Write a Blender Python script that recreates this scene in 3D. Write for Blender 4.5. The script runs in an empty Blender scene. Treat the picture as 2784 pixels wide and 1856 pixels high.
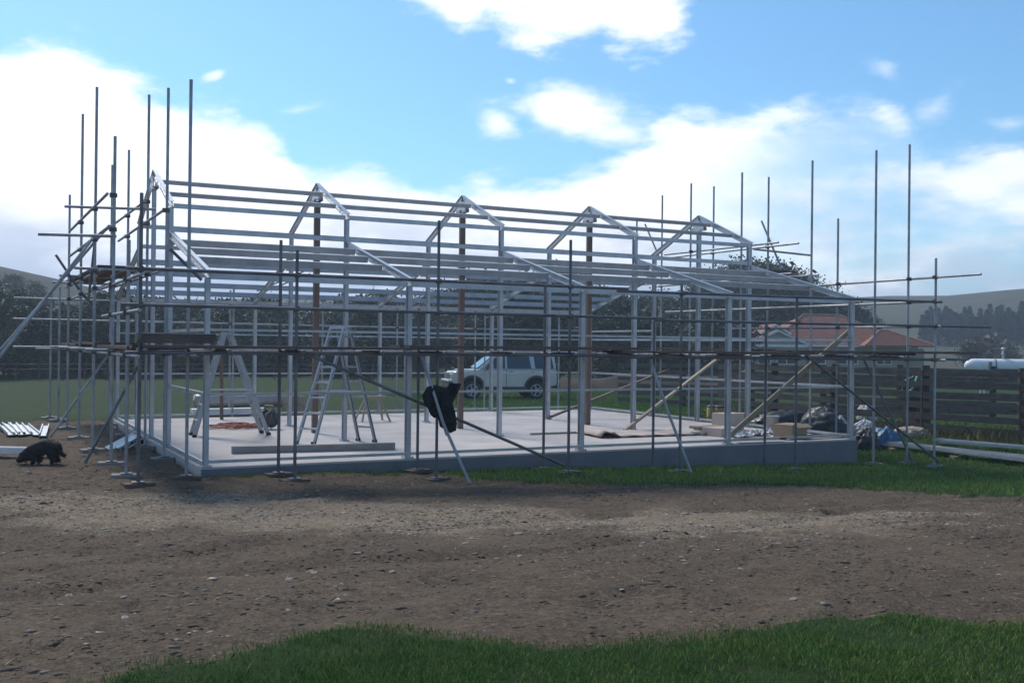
import bpy, bmesh, math, random
import numpy as np
from mathutils import Vector, Matrix
random.seed(7)
RNG = np.random.default_rng(11)
S = bpy.context.scene
C = S.collection
PI = math.pi

# ------------------------------------------------------------------ camera, sky, sun, exposure
cam_data = bpy.data.cameras.new('camera')
cam = bpy.data.objects.new('camera', cam_data)
C.objects.link(cam)
cam_data.sensor_width = 36.0
cam_data.lens = 36.5956
cam_data.clip_start = 0.1
cam_data.clip_end = 4000
cam.matrix_world = Matrix(((0.885281, -0.011402, -0.464917, -2.811422), (-0.464922, 0.002353, -0.885349, -14.268401), (0.011189, 0.999932, -0.003218, 1.691098), (0.000000, 0.000000, 0.000000, 1.000000)))
S.camera = cam

SUN_AZ, SUN_EL = math.radians(352), math.radians(46)      # compass azimuth measured from +y towards +x
world = bpy.data.worlds.new('World')
S.world = world
world.use_nodes = True
wn, wl = world.node_tree.nodes, world.node_tree.links
wn.clear()
def W(kind, **kw):
    n = wn.new(kind)
    for k, v in kw.items():
        setattr(n, k, v)
    return n
def wmath(op, a, b=None, c=None, clamp=False):
    n = W('ShaderNodeMath', operation=op, use_clamp=clamp)
    for i, v in enumerate((a, b, c)):
        if v is None: continue
        if isinstance(v, (int, float)): n.inputs[i].default_value = v
        else: wl.new(v, n.inputs[i])
    return n.outputs[0]
def wmix(fac, a, b):
    n = W('ShaderNodeMix', data_type='RGBA')
    if isinstance(fac, (int, float)): n.inputs[0].default_value = fac
    else: wl.new(fac, n.inputs[0])
    for i, v in ((6, a), (7, b)):
        if isinstance(v, tuple): n.inputs[i].default_value = (*v, 1)
        else: wl.new(v, n.inputs[i])
    return n.outputs[2]
def wramp(v, lo, hi):
    n = W('ShaderNodeMapRange', interpolation_type='SMOOTHSTEP')
    wl.new(v, n.inputs[0])
    n.inputs[1].default_value = lo; n.inputs[2].default_value = hi
    return n.outputs[0]
SKY_STRENGTH = 0.066
sky = W('ShaderNodeTexSky', sky_type='NISHITA', sun_disc=False, sun_elevation=SUN_EL, sun_rotation=SUN_AZ,
        altitude=100, air_density=1.0, dust_density=0.6, ozone_density=2.5)
tc = W('ShaderNodeTexCoord')
sep = W('ShaderNodeSeparateXYZ'); wl.new(tc.outputs['Generated'], sep.inputs[0])
azim = wmath('MULTIPLY', wmath('ARCTAN2', sep.outputs[0], sep.outputs[1]), 180 / PI)     # degrees
elev = wmath('MULTIPLY', wmath('ARCSINE', sep.outputs[2]), 180 / PI)
# the sky at azimuth/elevation; noise is stretched sideways like cloud decks near the horizon
comb = W('ShaderNodeCombineXYZ'); wl.new(wmath('MULTIPLY', azim, 0.055), comb.inputs[0]); wl.new(wmath('MULTIPLY', elev, 0.13), comb.inputs[1])
def wnoise(scale, detail, rough, off):
    m = W('ShaderNodeMapping'); wl.new(comb.outputs[0], m.inputs[0]); m.inputs[1].default_value = (off, off * .7, off * .3)
    n = W('ShaderNodeTexNoise'); wl.new(m.outputs[0], n.inputs[0])
    n.inputs['Scale'].default_value = scale; n.inputs['Detail'].default_value = detail; n.inputs['Roughness'].default_value = rough
    return n.outputs[0]
n_big = wnoise(1.6, 9, 0.58, 3.1)
n_fine = wnoise(4.5, 8, 0.62, 11.7)
n_shade = wnoise(2.2, 6, 0.55, 23.4)
def blob(az, el, raz, rel, rot=0.0, w=1.0):
    m = W('ShaderNodeCombineXYZ')
    wl.new(wmath('ADD', azim, -az), m.inputs[0]); wl.new(wmath('ADD', elev, -el), m.inputs[1])
    r = W('ShaderNodeVectorRotate', rotation_type='Z_AXIS'); wl.new(m.outputs[0], r.inputs[0]); r.inputs['Angle'].default_value = math.radians(-rot)
    k = W('ShaderNodeVectorMath', operation='MULTIPLY'); wl.new(r.outputs[0], k.inputs[0]); k.inputs[1].default_value = (1 / raz, 1 / rel, 0)
    l = W('ShaderNodeVectorMath', operation='LENGTH'); wl.new(k.outputs[0], l.inputs[0])
    return wmath('MULTIPLY', wmath('SUBTRACT', 1.0, l.outputs['Value']), w)          # >0 inside
# top of the cloud bank as a curve of azimuth (degrees), x mapped 0..1 over -60..120
curve = W('ShaderNodeFloatCurve')
cv = curve.mapping.curves[0]
BANK = [(-60, 7), (-30, 12), (-8, 15), (1.35, 14.18), (3.30, 14.77), (5.74, 14.56), (8.06, 13.25), (10.67, 12.45), (13.11, 12.22), (14.93, 11.77), (16.10, 10.14), (17.73, 9.34), (21.02, 9.08), (26.98, 9.21), (31.29, 9.45), (34.13, 10.75), (36.00, 11.60), (41.08, 12.40), (46.17, 12.94), (48.31, 12.03), (50.80, 10.32), (53.81, 9.80), (62, 7), (80, 11), (120, 8)]
pts = [((a + 60) / 180, e / 20) for a, e in BANK]
cv.points[0].location = pts[0]; cv.points[1].location = pts[-1]
for p in pts[1:-1]: cv.points.new(*p)
for p in cv.points: p.handle_type = 'AUTO_CLAMPED'
curve.mapping.update()
wl.new(wmath('DIVIDE', wmath('ADD', azim, 60.0), 180.0, clamp=True), curve.inputs['Value'])
bank_top = wmath('MULTIPLY', curve.outputs[0], 20.0)
edge = wmath('ADD', wmath('MULTIPLY', wmath('SUBTRACT', n_big, 0.5), 4.2), wmath('MULTIPLY', wmath('SUBTRACT', n_fine, 0.5), 4.0))
bank = wramp(wmath('ADD', wmath('SUBTRACT', bank_top, elev), edge), -0.5, 1.3)
# the right-hand part of the bank is a thin broken veil with blue gaps low down
veil = wramp(azim, 33, 47)
gap = wramp(wmath('ADD', wmath('MULTIPLY', n_big, 1.0), wmath('MULTIPLY', n_fine, 0.35)), 0.54, 0.82)
thin = wmath('SUBTRACT', 1.0, wmath('MULTIPLY', veil, wmath('SUBTRACT', 1.0, wmath('MULTIPLY_ADD', gap, 0.76, 0.14))))
bank = wmath('MULTIPLY', bank, thin)
cover = bank
for args in ((28.06, 19.20, 8.37, 3.59, 4, 1.00, 0.70, 0.45), (33.57, 17.99, 3.78, 2.28, -20, 1.00, 0.70, 0.50), (22.80, 18.55, 3.29, 1.20, -12, 1.00, 0.80, 0.35), (24.72, 17.85, 2.77, 1.20, -10, 1.00, 0.80, 0.40), (31.19, 17.91, 3.53, 1.80, -5, 1.00, 0.70, 0.30), (30.77, 12.65, 4.67, 1.58, -6, 0.92, 0.90, 0.50), (32.93, 11.59, 2.94, 1.01, -15, 0.75, 1.00, 0.60), (26.95, 11.99, 1.52, 0.96, 0, 0.80, 0.90, 0.60), (27.45, 14.20, 0.64, 0.31, 0, 0.60, 1.00, 1.00), (47.33, 14.08, 1.24, 0.96, -40, 0.40, 1.30, 1.00), (49.76, 12.20, 1.84, 1.01, 35, 0.50, 1.30, 1.00), (53.18, 11.10, 1.47, 0.62, 0, 0.50, 1.30, 1.00), (16.07, 12.35, 2.09, 0.48, 10, 0.70, 1.10, 1.00), (11.64, 13.81, 0.84, 0.34, 25, 0.70, 1.10, 1.00),):
    az, el, raz, rel, rot, w, soft, amp = args
    f = wmath('ADD', blob(az, el, raz, rel, rot), wmath('ADD', wmath('MULTIPLY', wmath('SUBTRACT', n_big, 0.5), 2.6 * amp), wmath('MULTIPLY', wmath('SUBTRACT', n_fine, 0.5), 2.4 * (amp + 1) / 2)))
    f = wmath('MULTIPLY', wramp(f, 0.0, soft), w)
    cover = wmath('MAXIMUM', cover, f)
# scattered cloud over the rest of the sky dome, above and beside the frame
high = wmath('MULTIPLY', wramp(n_big, 0.54, 0.72), wramp(elev, 19.0, 26.0))
cover = wmath('MAXIMUM', cover, wmath('MULTIPLY', high, 0.6))
low = wramp(elev, 10.5, 1.5)
shade = wmath('MULTIPLY', wramp(wmath('ADD', n_shade, wmath('MULTIPLY', low, 0.20)), 0.46, 0.70), wmath('MULTIPLY_ADD', low, 0.8, 0.2))
for az, el, raz, rel, w in ((2.62, 5.18, 7.91, 3.12, 0.75), (10.14, 1.90, 7.19, 1.44, 0.60), (16.37, 6.24, 4.31, 0.96, 0.35), (42.71, 7.57, 6.23, 1.44, 0.40), (49.82, 5.37, 6.23, 1.44, 0.50), (35.37, 5.57, 4.79, 1.20, 0.35)):
    g_ = wmath('ADD', blob(az, el, raz, rel), wmath('MULTIPLY', wmath('SUBTRACT', n_shade, 0.5), 2.2))
    shade = wmath('MAXIMUM', shade, wmath('MULTIPLY', wramp(g_, 0.0, 1.0), w))
cloud_col = wmix(shade, (0.60, 0.605, 0.62), (0.23, 0.27, 0.37))
bg_cloud = W('ShaderNodeBackground'); wl.new(cloud_col, bg_cloud.inputs[0]); bg_cloud.inputs[1].default_value = 1.0
bg_sky = W('ShaderNodeBackground')
tint = W('ShaderNodeMix', data_type='RGBA', blend_type='MULTIPLY'); tint.inputs[0].default_value = 1.0
wl.new(sky.outputs[0], tint.inputs[6]); tint.inputs[7].default_value = (0.59, 0.90, 1.03, 1)
wl.new(tint.outputs[2], bg_sky.inputs[0]); bg_sky.inputs[1].default_value = SKY_STRENGTH
mixs = W('ShaderNodeMixShader'); wl.new(cover, mixs.inputs[0]); wl.new(bg_sky.outputs[0], mixs.inputs[1]); wl.new(bg_cloud.outputs[0], mixs.inputs[2])
wo = W('ShaderNodeOutputWorld'); wl.new(mixs.outputs[0], wo.inputs[0])

sun_data = bpy.data.lights.new('sun', 'SUN')
sun_data.energy = 1.5
sun_data.angle = math.radians(16)                       # veiled by bright cloud: soft shadows
sun_data.color = (1.0, 0.95, 0.88)
sun = bpy.data.objects.new('sun', sun_data)
C.objects.link(sun)
to_sun = Vector((math.sin(SUN_AZ) * math.cos(SUN_EL), math.cos(SUN_AZ) * math.cos(SUN_EL), math.sin(SUN_EL)))
sun.rotation_euler = to_sun.to_track_quat('Z', 'Y').to_euler()
sun.location = (-6, 30, 40)

S.view_settings.view_transform = 'Standard'
S.view_settings.look = 'None'
S.view_settings.exposure = 1.22
S.view_settings.gamma = 1.0
S.view_settings.use_curve_mapping = False
S.render.engine = 'CYCLES'
S.cycles.use_denoising = True
S.cycles.max_bounces = 6
S.cycles.diffuse_bounces = 3
S.cycles.glossy_bounces = 2
S.cycles.transparent_max_bounces = 8

# ------------------------------------------------------------------ helpers
def srgb(*c):
    return tuple(((v / 255) / 12.92 if v / 255 <= 0.04045 else ((v / 255 + 0.055) / 1.055) ** 2.4) for v in c)

def mat(name, c1, c2=None, scale=6.0, rough=0.7, metal=0.0, bump=0.0, bscale=None, detail=6, stretch=(1, 1, 1), spec=0.4):
    m = bpy.data.materials.new(name)
    m.use_nodes = True
    nt = m.node_tree
    b = nt.nodes['Principled BSDF']
    b.inputs['Roughness'].default_value = rough
    b.inputs['Metallic'].default_value = metal
    b.inputs['Specular IOR Level'].default_value = spec
    t = nt.nodes.new('ShaderNodeTexCoord')
    mp = nt.nodes.new('ShaderNodeMapping'); mp.inputs['Scale'].default_value = stretch
    nt.links.new(t.outputs['Object'], mp.inputs[0])
    if c2 is None: c2 = tuple(v * 0.75 for v in c1)
    n = nt.nodes.new('ShaderNodeTexNoise'); n.inputs['Scale'].default_value = scale; n.inputs['Detail'].default_value = detail
    n.inputs['Roughness'].default_value = 0.62
    nt.links.new(mp.outputs[0], n.inputs[0])
    r = nt.nodes.new('ShaderNodeMapRange'); r.inputs[1].default_value = 0.32; r.inputs[2].default_value = 0.68
    nt.links.new(n.outputs[0], r.inputs[0])
    mx = nt.nodes.new('ShaderNodeMix'); mx.data_type = 'RGBA'
    mx.inputs[6].default_value = (*c1, 1); mx.inputs[7].default_value = (*c2, 1)
    nt.links.new(r.outputs[0], mx.inputs[0]); nt.links.new(mx.outputs[2], b.inputs['Base Color'])
    if bump:
        n2 = nt.nodes.new('ShaderNodeTexNoise'); n2.inputs['Scale'].default_value = bscale or scale * 4; n2.inputs['Detail'].default_value = 5
        nt.links.new(mp.outputs[0], n2.inputs[0])
        bp = nt.nodes.new('ShaderNodeBump'); bp.inputs['Strength'].default_value = bump; bp.inputs['Distance'].default_value = 0.03
        nt.links.new(n2.outputs[0], bp.inputs['Height']); nt.links.new(bp.outputs[0], b.inputs['Normal'])
    return m

M = {
    'galv': mat('galvanised_steel', (0.50, 0.52, 0.54), (0.35, 0.37, 0.40), 3.5, 0.42, 0.45, 0.05, 30, detail=9),
    'zinc': mat('bright_zinc', (0.58, 0.60, 0.62), (0.43, 0.45, 0.48), 4.5, 0.36, 0.5, 0.05, 30, detail=9),
    'tube': mat('scaffold_tube_steel', (0.42, 0.435, 0.455), (0.24, 0.245, 0.25), 3, 0.5, 0.3, detail=9),
    'tube_dark': mat('weathered_dark_tube_steel', (0.19, 0.19, 0.20), (0.10, 0.095, 0.095), 3, 0.55, 0.4),
    'rust': mat('rusty_coupler_steel', (0.17, 0.14, 0.125), (0.10, 0.09, 0.085), 14, 0.75, 0.25),
    'plank': mat('weathered_scaffold_board', (0.15, 0.105, 0.085), (0.09, 0.065, 0.055), 3, 0.85, 0, 0.3, 30, stretch=(1, 8, 8)),
    'pine': mat('pale_pine_timber', (0.37, 0.30, 0.22), (0.27, 0.215, 0.155), 4, 0.75, 0, 0.2, 25, stretch=(4, 4, 1)),
    'prop': mat('orange_brown_timber', (0.19, 0.132, 0.102), (0.135, 0.095, 0.075), 4, 0.75, 0, 0.2, 25, stretch=(6, 6, 1)),
    'greytimber': mat('grey_timber', (0.30, 0.28, 0.27), (0.22, 0.20, 0.19), 3, 0.8, 0, 0.2, 25, stretch=(1, 6, 6)),
    'fence': mat('old_fence_timber', (0.19, 0.15, 0.12), (0.095, 0.078, 0.066), 2.2, 0.9, 0, 0.5, 18, stretch=(6, 1, 6)),
    'post': mat('old_fence_post_timber', (0.105, 0.08, 0.065), (0.06, 0.05, 0.045), 3, 0.9, 0, 0.5, 18, stretch=(6, 6, 1)),
    'concrete': mat('pale_new_concrete', (0.55, 0.51, 0.495), (0.40, 0.345, 0.31), 0.8, 0.85, 0, 0.12, 40, detail=9),
    'alu': mat('ladder_aluminium', (0.62, 0.63, 0.65), (0.5, 0.51, 0.53), 10, 0.42, 0.45),
    'alu_dull': mat('dull_ladder_aluminium', (0.40, 0.41, 0.43), (0.32, 0.33, 0.35), 10, 0.5, 0.4),
    'rubber': mat('black_rubber', (0.025, 0.025, 0.027), (0.04, 0.04, 0.04), 10, 0.8),
    'black': mat('black_cloth', (0.014, 0.015, 0.018), (0.025, 0.026, 0.03), 8, 0.95, 0, 0.4, 30, spec=0.1),
    'fur': mat('black_fur', (0.012, 0.011, 0.011), (0.028, 0.025, 0.022), 20, 0.8, spec=0.25),
    'slab_shade': mat('shade_darkened_concrete', (0.20, 0.20, 0.215), (0.145, 0.148, 0.165), 1.3, 0.85, 0, 0.15, 30, detail=9),  # slab concrete with the shade of its unlit sides put into the colour
    'white': mat('white_paint', (0.80, 0.79, 0.76), (0.70, 0.69, 0.66), 3, 0.5),
    'whiteplastic': mat('white_plastic_sheet', (0.52, 0.52, 0.53), (0.36, 0.37, 0.39), 6, 0.6),
    'card': mat('cardboard', (0.42, 0.30, 0.19), (0.34, 0.24, 0.15), 5, 0.85),
    'cardpink': mat('pale_building_paper', (0.52, 0.42, 0.36), (0.44, 0.34, 0.29), 3, 0.8),
    'foil': mat('silver_building_wrap', (0.42, 0.40, 0.385), (0.33, 0.31, 0.30), 7, 0.45, 0.2, 0.2, 20),
    'cable': mat('orange_cable', (0.42, 0.11, 0.06), (0.30, 0.08, 0.05), 12, 0.6),
    'yellow': mat('yellow_drum_plastic', (0.46, 0.33, 0.05), (0.36, 0.25, 0.04), 6, 0.55),
    'blueplastic': mat('blue_plastic', (0.05, 0.16, 0.30), (0.04, 0.11, 0.22), 6, 0.5),
    'teal': mat('teal_tarpaulin', (0.02, 0.14, 0.125), (0.012, 0.085, 0.085), 5, 0.5, 0, 0.5, 12),
    'polythene': mat('black_polythene', (0.03, 0.033, 0.038), (0.06, 0.065, 0.07), 6, 0.42, 0, 0.8, 9, spec=0.4),
    'silver': mat('silver_car_paint', (0.50, 0.505, 0.49), (0.46, 0.465, 0.45), 4, 0.3, 0.35, spec=0.6),
    'cladding': mat('dark_grey_cladding', (0.06, 0.06, 0.065), (0.08, 0.08, 0.085), 9, 0.6),
    'glass': mat('dark_window_glass', (0.02, 0.026, 0.033), (0.03, 0.037, 0.045), 2, 0.06, 0, spec=0.8),
    'screen': mat('windscreen_glass', (0.10, 0.12, 0.14), (0.14, 0.16, 0.18), 2, 0.05, 0.2, spec=0.9),
    'lamp': mat('headlamp_lens', (0.65, 0.66, 0.66), (0.5, 0.5, 0.5), 20, 0.1, 0.3, spec=0.9),
    'red': mat('red_plastic', (0.35, 0.03, 0.025), (0.25, 0.02, 0.02), 8, 0.35),
    'tile': mat('terracotta_roof_tile', (0.30, 0.122, 0.08), (0.22, 0.088, 0.06), 1.6, 0.85, 0, 0.2, 12),
    'tile_pale': mat('pale_terracotta_ridge', (0.36, 0.20, 0.15), (0.30, 0.16, 0.12), 3, 0.85),
    'weatherboard': mat('cream_weatherboard', (0.36, 0.31, 0.23), (0.30, 0.26, 0.19), 2, 0.7),
    'wool': mat('pale_sand', (0.45, 0.37, 0.28), (0.36, 0.29, 0.22), 7, 0.95, 0, 0.6, 25),
    'stone': mat('pale_river_stone', (0.33, 0.29, 0.26), (0.22, 0.19, 0.17), 9, 0.85, 0, 0.3, 40),
    'bark': mat('tree_bark', (0.10, 0.08, 0.065), (0.055, 0.045, 0.04), 5, 0.9, 0, 0.5, 20),
}

def leafmat(name, c1, c2):
    m = mat(name, c1, c2, 0.9, 0.7, 0, spec=0.25)
    nt = m.node_tree; b = nt.nodes['Principled BSDF']
    # clump-sized variation on top of the tree's own object space, plus per-tree variation
    oi = nt.nodes.new('ShaderNodeObjectInfo'); hs = nt.nodes.new('ShaderNodeHueSaturation')
    r = nt.nodes.new('ShaderNodeMapRange'); r.inputs[3].default_value = 0.8; r.inputs[4].default_value = 1.15
    nt.links.new(oi.outputs['Random'], r.inputs[0]); nt.links.new(r.outputs[0], hs.inputs['Value'])
    src = b.inputs['Base Color'].links[0].from_socket
    nt.links.new(src, hs.inputs['Color']); nt.links.new(hs.outputs[0], b.inputs['Base Color'])
    return m
LEAF = [leafmat('dark_evergreen_leaves', (0.048, 0.062, 0.038), (0.066, 0.078, 0.047)),
        leafmat('olive_leaves', (0.075, 0.088, 0.045), (0.11, 0.115, 0.062)),
        leafmat('brown_scrub_leaves', (0.095, 0.085, 0.057), (0.13, 0.11, 0.072)),
        leafmat('pine_needles', (0.020, 0.038, 0.034), (0.034, 0.054, 0.044))]

def tag(o, label=None, cat=None, group=None, kind=None):
    if label: o['label'] = label
    if cat: o['category'] = cat
    if group: o['group'] = group
    if kind: o['kind'] = kind
    return o
def empty(name, loc=(0, 0, 0), rz=0.0, label=None, cat=None, group=None):
    o = bpy.data.objects.new(name, None)
    o.empty_display_size = 0.2
    o.location = loc; o.rotation_euler = (0, 0, rz)
    C.objects.link(o)
    return tag(o, label, cat, group)
def copy_tree(o, parent=None):
    c = o.copy(); C.objects.link(c)
    if parent is not None: c.parent = parent
    for ch in list(o.children): copy_tree(ch, c)
    return c

class MB:
    """collects shapes, links them as one mesh object"""
    def __init__(s): s.v, s.f, s.sm = [], [], []
    def add(s, vs, fs, smooth=False):
        n = len(s.v); s.v += [tuple(v) for v in vs]; s.f += [tuple(i + n for i in f) for f in fs]; s.sm += [smooth] * len(fs)
        return s
    def box(s, c, d, rz=0.0, ry=0.0, rx=0.0):
        R = Matrix.Rotation(rz, 3, 'Z') @ Matrix.Rotation(ry, 3, 'Y') @ Matrix.Rotation(rx, 3, 'X')
        vs = [Vector(c) + R @ Vector((d[0] / 2 * i, d[1] / 2 * j, d[2] / 2 * k)) for i in (-1, 1) for j in (-1, 1) for k in (-1, 1)]
        return s.add(vs, [(0, 1, 3, 2), (4, 6, 7, 5), (0, 4, 5, 1), (2, 3, 7, 6), (0, 2, 6, 4), (1, 5, 7, 3)])
    def beam(s, p, q, prof, side=(1, 0, 0), smooth=False, caps=True):
        """sweep a closed 2-D profile from p to q; profile x runs along 'side', profile y along t x side"""
        p, q = Vector(p), Vector(q); t = (q - p).normalized()
        a = Vector(side); a = (a - t * a.dot(t)).normalized(); b = t.cross(a)
        n = len(prof)
        vs = [o + a * x + b * y for o in (p, q) for x, y in prof]
        fs = [(i, (i + 1) % n, n + (i + 1) % n, n + i) for i in range(n)]
        s.add(vs, fs, smooth)
        if caps: s.add(vs, [tuple(range(n))[::-1], tuple(range(n, 2 * n))])
        return s
    def tube(s, p, q, r=0.0222, n=8):
        t = Vector(q) - Vector(p)
        side = (1, 0, 0) if abs(t.normalized().x) < 0.9 else (0, 1, 0)
        return s.beam(p, q, [(r * math.cos(2 * PI * i / n), r * math.sin(2 * PI * i / n)) for i in range(n)], side, True)
    def cone(s, p, q, r0, r1, n=8):
        p, q = Vector(p), Vector(q); t = (q - p).normalized()
        a = Vector((1, 0, 0)) if abs(t.x) < 0.9 else Vector((0, 1, 0))
        a = (a - t * a.dot(t)).normalized(); b = t.cross(a)
        vs = [o + (a * math.cos(2 * PI * i / n) + b * math.sin(2 * PI * i / n)) * r for o, r in ((p, r0), (q, r1)) for i in range(n)]
        s.add(vs, [(i, (i + 1) % n, n + (i + 1) % n, n + i) for i in range(n)], True)
        return s.add(vs, [tuple(range(n))[::-1], tuple(range(n, 2 * n))])
    def lathe(s, c, prof, n=20, axis='Z'):
        vs = []
        for r, z in prof:
            for i in range(n):
                x, y = r * math.cos(2 * PI * i / n), r * math.sin(2 * PI * i / n)
                vs.append(Vector(c) + Vector({'Z': (x, y, z), 'Y': (x, z, y), 'X': (z, x, y)}[axis]))
        m = len(prof)
        return s.add(vs, [(k * n + i, k * n + (i + 1) % n, (k + 1) * n + (i + 1) % n, (k + 1) * n + i) for k in range(m - 1) for i in range(n)], True)
    def prism(s, poly, y0, y1):
        """polygon in x,z extruded along y"""
        n = len(poly)
        vs = [(x, y, z) for y in (y0, y1) for x, z in poly]
        return s.add(vs, [(i, (i + 1) % n, n + (i + 1) % n, n + i) for i in range(n)] + [tuple(range(n))[::-1], tuple(range(n, 2 * n))])
    def mesh(s, name):
        me = bpy.data.meshes.new(name)
        me.from_pydata([tuple(v) for v in s.v], [], s.f)
        me.polygons.foreach_set('use_smooth', s.sm)
        bm = bmesh.new(); bm.from_mesh(me); bmesh.ops.recalc_face_normals(bm, faces=bm.faces); bm.to_mesh(me); bm.free()
        me.update()
        return me
    def build(s, name, m, parent=None, bevel=0.0):
        me = s.mesh(name); me.materials.append(m)
        o = bpy.data.objects.new(name, me); C.objects.link(o)
        if parent is not None: o.parent = parent
        if bevel:
            b = o.modifiers.new('bevel', 'BEVEL'); b.width = bevel; b.segments = 2; b.limit_method = 'ANGLE'
        return o
def link(name, me, parent=None, loc=(0, 0, 0), rot=(0, 0, 0), scale=(1, 1, 1)):
    o = bpy.data.objects.new(name, me); C.objects.link(o)
    if parent is not None: o.parent = parent
    o.location = loc; o.rotation_euler = rot; o.scale = scale
    return o
def rect(w, h): return [(-w / 2, -h / 2), (w / 2, -h / 2), (w / 2, h / 2), (-w / 2, h / 2)]
def hprof(w, h, t=0.007):
    """two channels back to back: flanges at +-h/2, web in the middle"""
    return [(-w / 2, -h / 2), (w / 2, -h / 2), (w / 2, -h / 2 + t), (t, -h / 2 + t), (t, h / 2 - t), (w / 2, h / 2 - t), (w / 2, h / 2), (-w / 2, h / 2),
            (-w / 2, h / 2 - t), (-t, h / 2 - t), (-t, -h / 2 + t), (-w / 2, -h / 2 + t)]
def cprof(w, h, t=0.006, lip=0.02):
    return [(0, -h / 2), (w, -h / 2), (w, -h / 2 + lip), (w - t, -h / 2 + lip), (w - t, -h / 2 + t), (t, -h / 2 + t),
            (t, h / 2 - t), (w - t, h / 2 - t), (w - t, h / 2 - lip), (w, h / 2 - lip), (w, h / 2), (0, h / 2)]

# value noise on arrays (for the lie of the land and the edges of the grass)
def vnoise(x, y, seed=0):
    xi, yi = np.floor(x).astype(np.int64), np.floor(y).astype(np.int64)
    fx, fy = x - xi, y - yi
    fx, fy = fx * fx * (3 - 2 * fx), fy * fy * (3 - 2 * fy)
    def h(a, b):
        k = (a * 374761393 + b * 668265263 + seed * 982451653) & 0x7fffffff
        k = (k ^ (k >> 13)) * 1274126177 & 0x7fffffff
        return ((k ^ (k >> 16)) & 0xffff) / 65535.0
    return (h(xi, yi) * (1 - fx) + h(xi + 1, yi) * fx) * (1 - fy) + (h(xi, yi + 1) * (1 - fx) + h(xi + 1, yi + 1) * fx) * fy
def fbm(x, y, oct=4, seed=0):
    t, a, n = 0, 0.5, 0
    for k in range(oct):
        t = t + a * vnoise(x * 2 ** k, y * 2 ** k, seed + k); n += a; a *= 0.5
    return t / n
def sstep(v, lo, hi):
    t = np.clip((v - lo) / (hi - lo), 0, 1); return t * t * (3 - 2 * t)

# ------------------------------------------------------------------ the lie of the land
CAMX, CAMY = -2.811, -14.268
HILL = [(-180, 14), (-60, 16), (-12, 24), (1.5, 21.5), (4, 18.5), (7, 14.5), (10, 13), (14, 13.5), (22, 13), (30, 12), (40, 13), (46, 15.5), (50, 15.8), (54, 18), (70, 22), (180, 16)]
def hill_h(x, y):
    dx, dy = x - CAMX, y - CAMY
    d = np.hypot(dx, dy); az = np.degrees(np.arctan2(dx, dy))
    h = np.interp(az, [a for a, _ in HILL], [v for _, v in HILL])
    h = h * (0.92 + 0.16 * fbm(x / 60, y / 60, 3, 5))
    lw = sstep(14 - az, 0, 6)                       # the left hillside stands closer than the others
    near, far = 150 - 65 * lw, 340 - 150 * lw
    return (h + 2.5) * far / 340 * sstep(d, near, far) + 8 * (1 - .6 * lw) * sstep(d, 340, 900)
def ground_z(x, y):
    x = np.asarray(x, float); y = np.asarray(y, float)
    z = -0.09 - 0.033 * np.clip(x, 0, 12.5)
    z = z + 0.15 * sstep(x, 13.0, 17.0)
    z = z + 0.16 * sstep(-y, 2.5, 9.5) + (0.02 * np.clip(x, 0, 10)) * sstep(-y, 2.0, 9.5)
    back = sstep(y, 10.5, 20.0)
    z = z * (1 - back) - 0.42 * back
    return z + hill_h(x, y)
def gz(x, y): return float(ground_z(x, y))

def inside(poly, x, y):
    r = np.zeros(x.shape, bool); n = len(poly)
    for i in range(n):
        (x0, y0), (x1, y1) = poly[i], poly[(i + 1) % n]
        c = ((y0 > y) != (y1 > y)) & (x < (x1 - x0) * (y - y0) / (y1 - y0 + 1e-12) + x0)
        r ^= c
    return r
# lawn in front of the camera, the grass strip along the slab, and the dirt yard
LAWN = [(-2.44, -9.73), (-2.13, -8.98), (-1.97, -8.86), (-1.67, -8.95), (-1.42, -9.04), (-1.34, -8.90), (-0.96, -8.91), (-0.73, -8.84), (-0.61, -9.01), (-0.46, -9.22), (-0.26, -9.42), (0.23, -9.50), (0.65, -9.68), (1.09, -9.66), (1.35, -9.62), (1.81, -9.68), (2.33, -9.70), (2.92, -10.11), (3.66, -10.32), (1.11, -12.33), (-2.56, -10.51)]
STRIP = [(3.44, -0.10), (3.40, -0.97), (4.38, -1.59), (6.57, -2.20), (8.59, -2.72), (9.05, -3.93), (10.26, -4.76), (11.86, -5.89), (22.79, 0.36), (18.12, 0.98), (16.35, 4.01), (14.83, 2.82)]
CHIPS = [[(-2.88, -0.70), (-1.05, -1.20), (0.76, -2.25), (2.10, -3.02), (3.11, -3.84), (2.83, -5.64), (0.79, -4.99), (-0.49, -5.16), (-1.42, -3.94), (-2.86, -3.80)], [(2.10, -3.03), (3.43, -3.79), (5.10, -4.89), (7.03, -5.56), (6.69, -6.56), (5.30, -7.09), (4.26, -7.11), (3.03, -6.44), (2.10, -5.18)]]
YARD = [(-60, 7.0), (-14, 7.4), (-4.5, 8.6), (-1.6, 10.2), (0.0, 10.4), (0.0, -0.2), (26, -0.2), (40, -4), (40, -40), (-60, -40)]
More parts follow.
